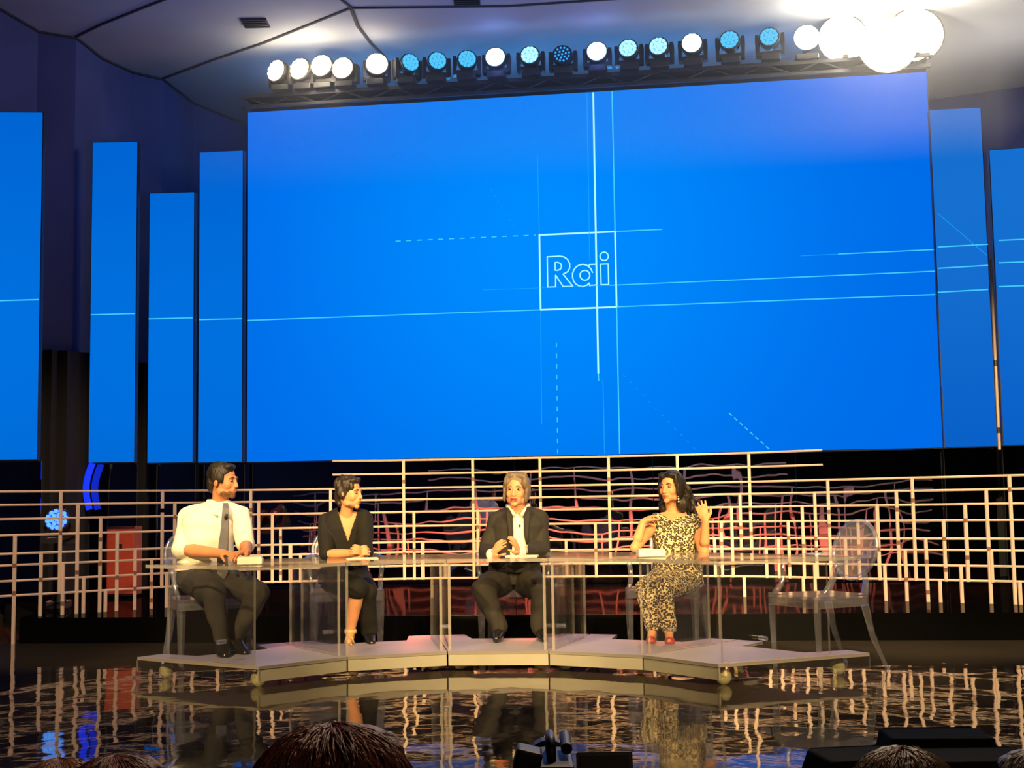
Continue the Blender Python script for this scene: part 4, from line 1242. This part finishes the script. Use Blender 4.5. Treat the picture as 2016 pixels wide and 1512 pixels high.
b.caps([sh_r, el_r, wr_r], [0.056, 0.043, 0.029]); b.caps([sh_l, el_l, wr_l], [0.056, 0.043, 0.029])
hand(b, wr_r, (j(990, 1064, -0.44) - wr_r), (1, 0.35, 0.0), 0.25, side=-1, scale=1.0)
hand(b, wr_l, (j(1010, 1060, -0.46) - wr_l), (-1, 0.1, 0.0), 0.25, side=1, scale=1.0)
hipr, hipl = j(988, 1142, 0.02), j(1036, 1142, 0.02)
kn_r, an_r = j(950, 1162, -0.42), j(983, 1238, -0.42)
kn_l, an_l = j(1066, 1160, -0.40), j(1064, 1238, -0.42)
b.caps([hipr, kn_r], [0.095, 0.062]); b.caps([kn_r, an_r], [0.06, 0.036])
b.caps([hipl, kn_l], [0.095, 0.062]); b.caps([kn_l, an_l], [0.06, 0.036])
foot(b, an_r, (-0.1, -1), drop=0.035); foot(b, an_l, (0.1, -1), drop=0.035)
body = b.remesh('body', SKIN3, P3, org, voxel=0.0048, smooth=3)
face_details(body, H3, org, M_hairgr, M_lipm, mouth_open=True)
hair_build(body, H3, [((0, 0.030, 0.050), (0.090, 0.100, 0.080)), ((0.030, -0.008, 0.102), (0.052, 0.058, 0.026)), ((-0.028, -0.008, 0.102), (0.050, 0.056, 0.025)),
                      ((0.077, 0.0, 0.01), (0.020, 0.055, 0.075)), ((-0.077, 0.0, 0.01), (0.020, 0.055, 0.075)), ((0.076, -0.014, -0.040), (0.016, 0.032, 0.045)), ((-0.080, -0.014, -0.040), (0.016, 0.032, 0.045)),
                      ((0.070, -0.050, 0.055), (0.018, 0.028, 0.045)), ((-0.070, -0.045, 0.055), (0.016, 0.028, 0.04)), ((0, 0.075, -0.03), (0.080, 0.045, 0.09))],
           M_hairgr, org, amp=0.006, freq=32, smooth=6)
c = MB()
torso(c, j, [(1014, 1108, 0.0, 0.17, 0.138), (1017, 1060, -0.02, 0.165, 0.138), (1019, 1034, -0.02, 0.16, 0.130), (1020, 1018, -0.01, 0.11, 0.090), (1020, 1004, 0.0, 0.078, 0.072)], ty)
sh = c.remesh('shirt', M_shirt, P3, org, voxel=0.006, smooth=4, amp=0.006, freq=12)
clipV(sh, j(1022, 1017, -0.13), j(1008, 992, -0.1), j(1036, 992, -0.1), D3)
c = MB()
c.tube([j(1000, 996, -0.02), j(1003, 1004, -0.09), j(1013, 1014, -0.135)], [0.018, 0.022, 0.010], 8, flat=1.2)
c.tube([j(1040, 995, -0.02), j(1037, 1004, -0.09), j(1026, 1014, -0.135)], [0.018, 0.022, 0.010], 8, flat=1.2)
c.build('collar', M_shirt, P3, org=org, smooth=True)
MB().ell(j(1023, 1035, -0.165), (0.009, 0.008, 0.009)).build('microphone', M_blackp, P3, org=org, smooth=True)
for s_, w_ in ((-1, wr_r), (1, wr_l)):
    ee = el_r if s_ < 0 else el_l
    d_ = (w_ - ee).normalized()
    MB().caps([w_ - d_ * 0.045, w_ - d_ * 0.008], [0.042, 0.041]).build('shirt_cuff', M_shirt, P3, org=org, smooth=True)
c = MB()
torso(c, j, [(1012, 1126, 0.02, 0.195, 0.155), (1014, 1098, 0.0, 0.182, 0.152), (1017, 1060, -0.02, 0.190, 0.152), (1019, 1034, -0.02, 0.205, 0.145), (1020, 1018, 0.0, 0.185, 0.108), (1020, 1008, 0.02, 0.12, 0.078)], ty)
c.caps([j(1010, 1009, 0.02), sh_r], [0.062, 0.068]); c.caps([j(1030, 1008, 0.02), sh_l], [0.062, 0.068])
c.caps([sh_r, sh_r.lerp(el_r, 0.5), el_r], [0.070, 0.067, 0.063]); c.caps([el_r, wr_r - (wr_r - el_r).normalized() * 0.03], [0.064, 0.050])
c.caps([sh_l, sh_l.lerp(el_l, 0.5), el_l], [0.070, 0.067, 0.063]); c.caps([el_l, wr_l - (wr_l - el_l).normalized() * 0.03], [0.064, 0.050])
jk = c.remesh('jacket', M_suit, P3, org, voxel=0.006, smooth=7, amp=0.014, freq=9)
import bmesh
def clip_px(o, poly, ymax):
    """open the front of a garment inside an outline drawn in the front plane"""
    oo = Vector(o.parent.location)
    bm = bmesh.new(); bm.from_mesh(o.data); kill = []
    def inside(x, z):
        c_ = False; n = len(poly)
        for i in range(n):
            x1, z1 = poly[i]; x2, z2 = poly[i - 1]
            if (z1 > z) != (z2 > z) and x < (x2 - x1) * (z - z1) / (z2 - z1) + x1: c_ = not c_
        return c_
    for f in bm.faces:
        p = f.calc_center_median() + oo
        if p.y < ymax and inside(p.x, p.z): kill.append(f)
    bmesh.ops.delete(bm, geom=kill, context='FACES'); bm.to_mesh(o.data); bm.free()
def fr(D, pts):
    r_ = []
    for x, y in pts:
        q = U(x, y, D); r_.append((q.x, q.z))
    return r_
clip_px(jk, fr(D3 - 0.15, [(1003, 985), (1003, 1012), (1005, 1060), (1004, 1110), (1040, 1085), (1037, 1050), (1036, 1020), (1037, 985)]), D3 - 0.06)
lap = MB()
for pts in ([(1000, 1000), (1003, 1016), (1006, 1050), (1006, 1082)], [(1040, 998), (1037, 1016), (1036, 1050), (1038, 1072)]):
    P_ = [j(x, y, dd) for (x, y), dd in zip(pts, (-0.10, -0.155, -0.182, -0.18))]
    lap.tube(P_, [0.014, 0.024, 0.018, 0.008], 8, flat=0.35)
lap.build('lapel', M_suit, P3, org=org, smooth=True)
c = MB()
c.loft([(j(1012, 1150, 0.02), 0.195, 0.14, ty), (j(1013, 1122, 0.02), 0.19, 0.142, ty)])
c.caps([hipr, hipr.lerp(kn_r, 0.5), kn_r], [0.115, 0.100, 0.082]); c.caps([kn_r, kn_r.lerp(an_r, 0.5), an_r + Vector((0, 0, 0.01))], [0.080, 0.070, 0.062])
c.caps([hipl, hipl.lerp(kn_l, 0.5), kn_l], [0.115, 0.100, 0.082]); c.caps([kn_l, kn_l.lerp(an_l, 0.5), an_l + Vector((0, 0, 0.01))], [0.080, 0.070, 0.064])
c.remesh('trousers', M_suit, P3, org, voxel=0.0075, smooth=5, amp=0.012, freq=11)
for an, dr_ in ((an_r, (-0.1, -1)), (an_l, (0.1, -1))):
    c = MB(); foot(c, an - Vector((0, 0, 0.004)), dr_, L=0.23, r=0.040, drop=0.035)
    c.remesh('shoe', M_shoe, P3, org, voxel=0.008, smooth=3)

# ---- woman 4: leopard print, long dark hair, hands raised to her hair
D4 = 9.32; j = J(D4)
org = U(1332, 1150, D4); org = Vector((org.x, org.y, 0))
P4 = thing('person', 'woman with long dark hair in a leopard print outfit touching her hair', 'person', org)
H4 = Hm(1320, 960, D4 - 0.08, -34, 2, 0, 0.95)
b = MB(); head_parts(b, H4, female=True)
b.caps([H4 @ Vector((0, 0.02, -0.04)), j(1322, 992, -0.03), j(1326, 1012, -0.01)], [0.047, 0.045, 0.056])
ty = math.radians(-8)
t4 = [(1335, 1150, 0.03, 0.17, 0.12), (1334, 1120, 0.02, 0.155, 0.115), (1332, 1092, 0.0, 0.132, 0.105), (1331, 1062, -0.03, 0.145, 0.11), (1330, 1040, -0.04, 0.155, 0.105), (1329, 1022, -0.03, 0.140, 0.078), (1328, 1010, -0.02, 0.07, 0.055)]
torso(b, j, t4, ty)
sh_r, el_r, wr_r = j(1290, 1028, -0.02), j(1250, 1078, -0.26), j(1266, 1028, -0.22)
sh_l, el_l, wr_l = j(1368, 1028, -0.02), j(1386, 1088, -0.22), j(1389, 1026, -0.26)
b.caps([j(1326, 1010, -0.02), sh_r], [0.042, 0.042]); b.caps([j(1328, 1010, -0.02), sh_l], [0.042, 0.042])
b.caps([sh_r, el_r, el_r.lerp(wr_r, 0.35), wr_r], [0.046, 0.036, 0.035, 0.024])
b.caps([sh_l, el_l, el_l.lerp(wr_l, 0.35), wr_l], [0.046, 0.038, 0.036, 0.025])
hand(b, wr_r, (j(1292, 1006, -0.12) - wr_r), (0.5, 0.2, -1), 0.7, side=-1, scale=0.92)
hand(b, wr_l, (j(1380, 996, -0.24) - wr_l), (0.1, 1, 0.0), 0.3, side=-1, scale=0.98)
hipr, hipl = j(1310, 1140, 0.02), j(1352, 1140, 0.02)
kn_r, an_r = j(1272, 1160, -0.42), j(1284, 1238, -0.36)
kn_l, an_l = j(1306, 1160, -0.46), j(1317, 1240, -0.38)
b.caps([hipr, kn_r], [0.085, 0.055]); b.caps([kn_r, an_r], [0.052, 0.032])
b.caps([hipl, kn_l], [0.085, 0.055]); b.caps([kn_l, an_l], [0.052, 0.032])
foot(b, an_r, (-0.2, -1), L=0.19, r=0.031, drop=0.05); foot(b, an_l, (-0.1, -1), L=0.19, r=0.031, drop=0.05)
body = b.remesh('body', SKIN2, P4, org, voxel=0.0045, smooth=3)
face_details(body, H4, org, M_hairdk)
def curls4(mb):
    rr = random.Random(3)
    for k in range(26):
        s_ = 1 if k % 2 else -1
        a0 = H4 @ Vector((s_ * rr.uniform(0.03, 0.075), rr.uniform(0.0, 0.08), 0.06))
        if s_ > 0:
            e0 = j(rr.uniform(1345, 1374), rr.uniform(1000, 1030), rr.uniform(-0.10, 0.06))
            m0 = j(rr.uniform(1346, 1366), rr.uniform(965, 985), rr.uniform(-0.08, 0.08))
        else:
            e0 = j(rr.uniform(1298, 1312), rr.uniform(995, 1012), rr.uniform(-0.04, 0.08))
            m0 = j(rr.uniform(1300, 1310), rr.uniform(975, 985), rr.uniform(0.0, 0.08))
        mb.tube(bez(a0, m0, m0, e0, 8), [0.018 + 0.004 * math.sin(q * 1.7 + k) for q in range(9)], 8)
hair_build(body, H4, [((0, 0.032, 0.050), (0.086, 0.100, 0.080)), ((0.030, -0.028, 0.096), (0.054, 0.052, 0.026)), ((-0.035, -0.022, 0.090), (0.044, 0.046, 0.026)),
                      ((0.082, 0.0, 0.0), (0.020, 0.060, 0.085)), ((-0.080, 0.015, 0.0), (0.018, 0.050, 0.085)), ((0, 0.08, -0.05), (0.078, 0.045, 0.12)),
                      ((0.07, 0.045, -0.12), (0.05, 0.05, 0.06)), ((0.074, -0.050, 0.055), (0.014, 0.022, 0.045))],
           M_hairblk, org, amp=0.008, freq=26, extra=curls4, smooth=3)
for s_ in (1,):
    for q in range(4):
        p = H4 @ Vector((0.076, -0.028, -0.045 - 0.019 * q))
        MB().ell(p, 0.0065, nu=10, nv=8).build('earring', M_pearl, P4, org=org, smooth=True)
c = MB()
torso(c, j, [(1335, 1126, 0.02, 0.180, 0.136), (1332, 1092, 0.0, 0.156, 0.130), (1331, 1062, -0.025, 0.165, 0.130), (1330, 1040, -0.04, 0.172, 0.122), (1329, 1024, -0.03, 0.162, 0.096), (1328, 1014, -0.01, 0.13, 0.075)], ty)
c.ell(j(1294, 1026, -0.03), 0.058); c.ell(j(1366, 1026, -0.03), 0.058)
tp_ = c.remesh('top', M_leo, P4, org, voxel=0.0055, smooth=6, amp=0.012, freq=11)
clipV(tp_, j(1322, 1028, -0.13), j(1300, 1004, -0.1), j(1348, 1004, -0.1), D4 - 0.02)
MB().ell(j(1318, 1027, -0.17), (0.011, 0.01, 0.009), Ry(-0.5)).build('microphone', M_blackp, tp_, org=org, smooth=True)
c = MB()
c.loft([(j(1335, 1150, 0.02), 0.182, 0.132, ty), (j(1335, 1122, 0.02), 0.172, 0.130, ty)])
c.caps([hipr, hipr.lerp(kn_r, 0.5), kn_r], [0.102, 0.090, 0.074]); c.caps([kn_r, kn_r.lerp(an_r, 0.5), an_r + Vector((0, 0, 0.02))], [0.072, 0.060, 0.05])
c.caps([hipl, hipl.lerp(kn_l, 0.5), kn_l], [0.102, 0.092, 0.074]); c.caps([kn_l, kn_l.lerp(an_l, 0.5), an_l + Vector((0, 0, 0.02))], [0.072, 0.062, 0.052])
c.remesh('trousers', M_leo, P4, org, voxel=0.0075, smooth=5, amp=0.010, freq=11)
for an, dr_ in ((an_r, (-0.2, -1)), (an_l, (-0.1, -1))):
    hl, bl_, te = foot(MB(), an, dr_, L=0.19, r=0.031, drop=0.05)
    c = MB(); c.tube([hl + Vector((0, 0, -0.026)), bl_ + Vector((0, 0, -0.026)), te + Vector((0, 0, -0.018))], 0.028, 8, flat=0.3)
    c.ell(bl_ + Vector((0, -0.02, -0.004)), (0.036, 0.05, 0.028)); c.cyl(hl + Vector((0, 0.01, -0.03)), hl + Vector((0, 0.012, -0.055)), 0.02, 0.01)
    c.build('shoe', M_redshoe, P4, org=org, smooth=True)

# ------------------------------------------------------------------ things on the desks
def desk_box(px, py, D, w_, label):
    p = U(px, py, D)
    t = thing('white_box', label, 'box', (p.x, p.y, HT), 0.1)
    MB().box((0, 0, 0.022), (w_, 0.10, 0.042)).build('body', M_white, t, bevel=0.008)
    MB().box((0, 0, 0.0455), (w_ * 0.94, 0.09, 0.006)).build('lid', M_white, t, bevel=0.002)
desk_box(493, 1095, 8.24, 0.155, 'white box on the desk before the man with the tie')
desk_box(1281, 1091, 8.47, 0.175, 'white box on the desk under the elbow of the woman in leopard print')
def sheet(x, y, D, w_, h_, rz, label, n=1):
    p = U(x, y, D)
    tag(MB().box((0, 0, 0), (w_, h_, 0.003 * n), Rz(rz)).build('paper_sheet', M_paper, org=(0, 0, 0)), label, 'paper').location = (p.x, p.y, HT + 0.0015 * n + 0.0005)
sheet(712, 1095, 8.87, 0.21, 0.15, 0.2, 'papers on the desk before the woman in black', 2)
sheet(1028, 1104, 8.87, 0.21, 0.15, -0.1, 'papers on the desk before the man in the dark jacket', 2)

# ------------------------------------------------------------------ stage monitors at the front
M_wedge = PM('wedge_paint', (0.03, 0.028, 0.016), 0.95, spec=0.1)
M_grill = PM('grille', (0.035, 0.032, 0.02), 0.95, spec=0.1, bump=0.5, bscale=300)
def wedge(px, py_top, D, w_, h_, rz, label):
    p = U(px, py_top, D)
    t = thing('stage_monitor', label, 'loudspeaker', (p.x, D, 0), rz, None)
    d_ = 0.40
    prof = [(-d_ / 2, 0), (d_ / 2, 0), (d_ / 2, h_ * 0.25), (0.02, h_), (-d_ / 2, h_)]
    vs = [(-w_ / 2, y, z) for y, z in prof] + [(w_ / 2, y, z) for y, z in prof]
    n = 5
    MB().add(vs, [tuple(range(n)), tuple(range(2 * n - 1, n - 1, -1))] + [(i, n + i, n + (i + 1) % n, (i + 1) % n) for i in range(n)]).build('cabinet', M_wedge, t, bevel=0.008)
    a = Vector((0, d_ / 2, h_ * 0.25)); b_ = Vector((0, 0.02, h_)); c_ = (a + b_) / 2; dd = (b_ - a)
    ang = math.atan2(dd.z, -dd.y)
    MB().box(c_ + Vector((0, 0.006, 0.006)), (w_ * 0.9, dd.length * 0.9, 0.008), Rx(-ang)).build('grille', M_grill, t)
    MB().box((0, -d_ / 2 - 0.006, h_ * 0.55), (0.12, 0.014, 0.035)).build('handle', M_black, t)
wedge(1690, 1461, 4.30, 0.33, 0.27, math.radians(8), 'black stage monitor in front, nearest the desks on the right')
wedge(1898, 1471, 4.25, 0.36, 0.27, math.radians(0), 'black stage monitor at the lower right edge of the stage')
wedge(1830, 1440, 4.80, 0.35, 0.24, math.radians(-4), 'third black stage monitor, set back between the two front ones')

# ------------------------------------------------------------------ audience heads low in the picture
def spectator(px, top_y, D, hw, hair, label, seed, hair_len=0.0, dress=M_hall, tall=1.0):
    rr = random.Random(seed)
    top = U(px, top_y, D)
    sc = hw / 0.092
    org = Vector((top.x, D, -1.2))
    t = thing('person', label, 'person', org)
    c0 = Vector((top.x, D, top.z - 0.128 * sc))
    H = Matrix.Translation(c0) @ Matrix.Rotation(PI + rr.uniform(-0.2, 0.2), 4, 'Z') @ Matrix.Scale(sc, 4)
    b = MB(); R = H.to_3x3()
    for c_, r_ in [((0, 0.018, 0.035), (0.074, 0.094, 0.084)), ((0, -0.022, -0.01), (0.063, 0.068, 0.082)), ((0, -0.04, -0.062), (0.05, 0.046, 0.04)), ((0, -0.1, -0.02), (0.012, 0.014, 0.02)), ((0.077, 0.012, -0.008), (0.01, 0.019, 0.03)), ((-0.077, 0.012, -0.008), (0.01, 0.019, 0.03))]:
        b.ell(H @ Vector(c_), r_, R)
    b.caps([H @ Vector((0, 0.02, -0.05)), c0 - Vector((0, 0, 0.2))], [0.058, 0.065])
    z0 = c0.z
    b.loft([((c0.x, D, z0 - 0.75), 0.17, 0.12, 0), ((c0.x, D, z0 - 0.5), 0.16, 0.12, 0), ((c0.x, D, z0 - 0.27), 0.2, 0.115, 0), ((c0.x, D, z0 - 0.2), 0.15, 0.09, 0), ((c0.x, D, z0 - 0.17), 0.07, 0.06, 0)])
    for s_ in (-1, 1):
        b.caps([(c0.x + s_ * 0.19, D, z0 - 0.25), (c0.x + s_ * 0.24, D + 0.03, z0 - 0.52), (c0.x + s_ * 0.15, D + 0.25, z0 - 0.65)], [0.055, 0.043, 0.03])
        b.caps([(c0.x + s_ * 0.1, D, z0 - 0.75), (c0.x + s_ * 0.13, D + 0.42, z0 - 0.74), (c0.x + s_ * 0.13, D + 0.42, z0 - 1.15)], [0.09, 0.06, 0.04])
    body = b.remesh('body', SKIN, t, org, voxel=0.011, smooth=3)
    c = MB()
    c.loft([((c0.x, D, z0 - 0.77), 0.19, 0.14, 0), ((c0.x, D, z0 - 0.5), 0.18, 0.14, 0), ((c0.x, D, z0 - 0.27), 0.215, 0.132, 0), ((c0.x, D, z0 - 0.2), 0.17, 0.105, 0)])
    for s_ in (-1, 1):
        c.caps([(c0.x + s_ * 0.19, D, z0 - 0.25), (c0.x + s_ * 0.24, D + 0.03, z0 - 0.52), (c0.x + s_ * 0.17, D + 0.21, z0 - 0.63)], [0.07, 0.06, 0.05])
    c.remesh('shirt', dress, t, org, voxel=0.012, smooth=5)
    hb = MB()
    for c_, r_ in [((0, 0.030, 0.045), (0.090, 0.100, 0.086)), ((0.078, 0.02, 0.0), (0.018, 0.05, 0.06)), ((-0.078, 0.02, 0.0), (0.018, 0.05, 0.06)), ((0, 0.075, -0.03 - hair_len / 2), (0.075, 0.045, 0.08 + hair_len)), ((0, -0.05, 0.09), (0.06, 0.045, 0.03))]:
        hb.ell(H @ Vector(c_), Vector(r_) , R)
    hm = hb.remesh('hair', hair, body, org, voxel=0.006, smooth=4, amp=0.006, freq=50)
    # strands combed over the crown
    sb = MB()
    cc = H @ Vector((0, 0.03, 0.045)); rx, ry, rz_ = 0.090 * sc, 0.100 * sc, 0.086 * sc
    for k in range(300):
        a = rr.uniform(0, 2 * PI); e0 = rr.uniform(0.0, 0.5); pts = []
        for q in range(7):
            e = e0 + q * 0.17
            lift = 1.03 + 0.02 * math.sin(q * 1.3 + k) + (0.03 if rr.random() < 0.03 else 0)
            aa = a + 0.12 * math.sin(q * 0.7 + k * 0.3)
            pts.append(cc + Vector((rx * math.sin(e) * math.cos(aa), ry * math.sin(e) * math.sin(aa), rz_ * math.cos(e))) * lift)
        sb.tube(pts, [0.0012, 0.0016, 0.0016, 0.0016, 0.0014, 0.0012, 0.0006], 4)
    tag(sb.build('hair_strands', hair, body, org=org, smooth=True), kind='stuff')
    return t
H_red = PM('hair_auburn', sl((118, 58, 36)), 0.55, noise_amt=0.6, nscale=30, bump=0.5, bscale=80)
H_ginger = PM('hair_ginger', sl((150, 92, 55)), 0.45, noise_amt=0.3, nscale=30, bump=0.5, bscale=80)
H_brown = PM('hair_light_brown', sl((125, 92, 62)), 0.45, noise_amt=0.4, nscale=30, bump=0.5, bscale=80)
H_ash = PM('hair_ash', sl((105, 92, 74)), 0.45, noise_amt=0.4, nscale=30, bump=0.5, bscale=80)
spectator(668, 1428, 1.65, 0.106, H_red, 'spectator with auburn hair, the big head at the bottom centre-left', 1, 0.03)
spectator(122, 1495, 2.85, 0.088, H_ginger, 'spectator with ginger hair at the bottom left edge', 2)
spectator(238, 1489, 2.3, 0.092, H_red, 'spectator with dark red hair right of the ginger one', 3)
spectator(1772, 1474, 2.15, 0.090, H_brown, 'spectator with light brown hair below the stage monitors', 4)
spectator(2045, 1476, 2.65, 0.092, H_ash, 'spectator with ash hair cut by the lower right corner', 5)
# light falling on the audience from the stage side
spot('audience_light', (1.0, 6.5, 4.8), (0.2, 1.9, 0.7), 500, (1, 0.75, 0.5), 60, 1.0)

# camera operator's gear low in the middle
p = U(1084, 1490, 2.6)
vc = thing('video_camera', 'black video camera with viewfinder at the bottom centre', 'camera', (p.x, p.y, p.z - 0.10))
MB().box((0, 0, 0.06), (0.085, 0.20, 0.085)).build('body', M_blackp, vc, bevel=0.01)
MB().tube([(0, 0.10, 0.06), (0, 0.15, 0.06), (0, 0.155, 0.06), (0, 0.2, 0.06)], [0.036, 0.036, 0.045, 0.045], 20).build('lens', M_blackp, vc)
MB().tube([(0.0, -0.06, 0.10), (0.0, -0.05, 0.135), (0, 0.05, 0.135), (0, 0.06, 0.10)], 0.009, 8).build('handle', M_blackp, vc, smooth=True)
MB().box((-0.045, -0.05, 0.105), (0.05, 0.07, 0.045), Ry(0.25)).build('viewfinder', M_blackp, vc, bevel=0.006)
MB().cyl((0.03, 0.07, 0.128), (0.03, -0.03, 0.12), 0.011).build('microphone', M_blackp, vc)
MB().cyl((0, 0, 0.018), (0, 0, -0.2), 0.03, 0.02).build('pan_head', M_black, vc)
for k in range(3):
    a = k * 2 * PI / 3 + 0.4
    MB().cyl((0, 0, -0.15), (0.35 * math.cos(a), 0.35 * math.sin(a), -1.2 - (p.z - 0.1) + 0.0), 0.014, n=8).build('leg', M_black, vc)
p = U(1190, 1494, 3.0)
mn = thing('camera_monitor', 'small pale camera monitor beside the video camera', 'monitor', (p.x, p.y, p.z))
MB().box((0, 0, -0.02), (0.125, 0.02, 0.07), Rx(-0.3)).build('housing', PM('monitor_grey', sl((95, 90, 78)), 0.5), mn, bevel=0.004)
MB().box((0, -0.012, -0.018), (0.108, 0.006, 0.055), Rx(-0.3)).build('screen', M_blackp, mn)
MB().cyl((0, 0.01, -0.05), (0, 0.01, -1.2 - p.z), 0.012).build('stand', M_black, mn)
MB().cyl((0, 0.01, -1.2 - p.z), (0, 0.01, -1.18 - p.z), 0.14, n=20).build('foot', M_black, mn)

# thin haze added round the light bar to imitate the glare of the lamps
def haze(name, c, d, dens, label):
    m, nt, o = new_mat(name)
    v = nt.nodes.new('ShaderNodeVolumeScatter')
    v.inputs['Density'].default_value = dens
    v.inputs['Anisotropy'].default_value = 0.2
    nt.links.new(v.outputs[0], o.inputs['Volume'])
    h = MB().box((0, 0, 0), d).build('haze', m)
    h.location = c; h.rotation_euler = (0, 0, YAW)
    tag(h, label, 'haze', kind='stuff')
c_ = SPt(1150, 130, 0.84)
spot('audience_back_light', (2.5, -3.5, 3.2), (0.1, 1.9, 0.6), 60, (1, 0.7, 0.45), 60, 1.0)
haze('glare_haze', (c_.x, c_.y, 5.35), (8.6, 1.5, 1.6), 0.05, 'thin haze added for the glare round the lamps along the bar')
for px, py, off, pw, cl in ((562, 152, .4, 5, (1, .85, .6)), (640, 158, .5, 13, (1, .85, .6)), (747, 140, .4, 4, (1, .85, .7)), (981, 135, .4, 3, (.15, .25, 1)), (1178, 124, .4, 3, (.15, .25, 1)), (1586, 84, .4, 5, (1, .85, .6)), (1700, 95, .6, 90, (1, .88, .65)), (1780, 95, .6, 90, (1, .88, .65))):
    q = SPt(px, py, off)
    point('lamp_glow', q, pw, cl, 0.06)
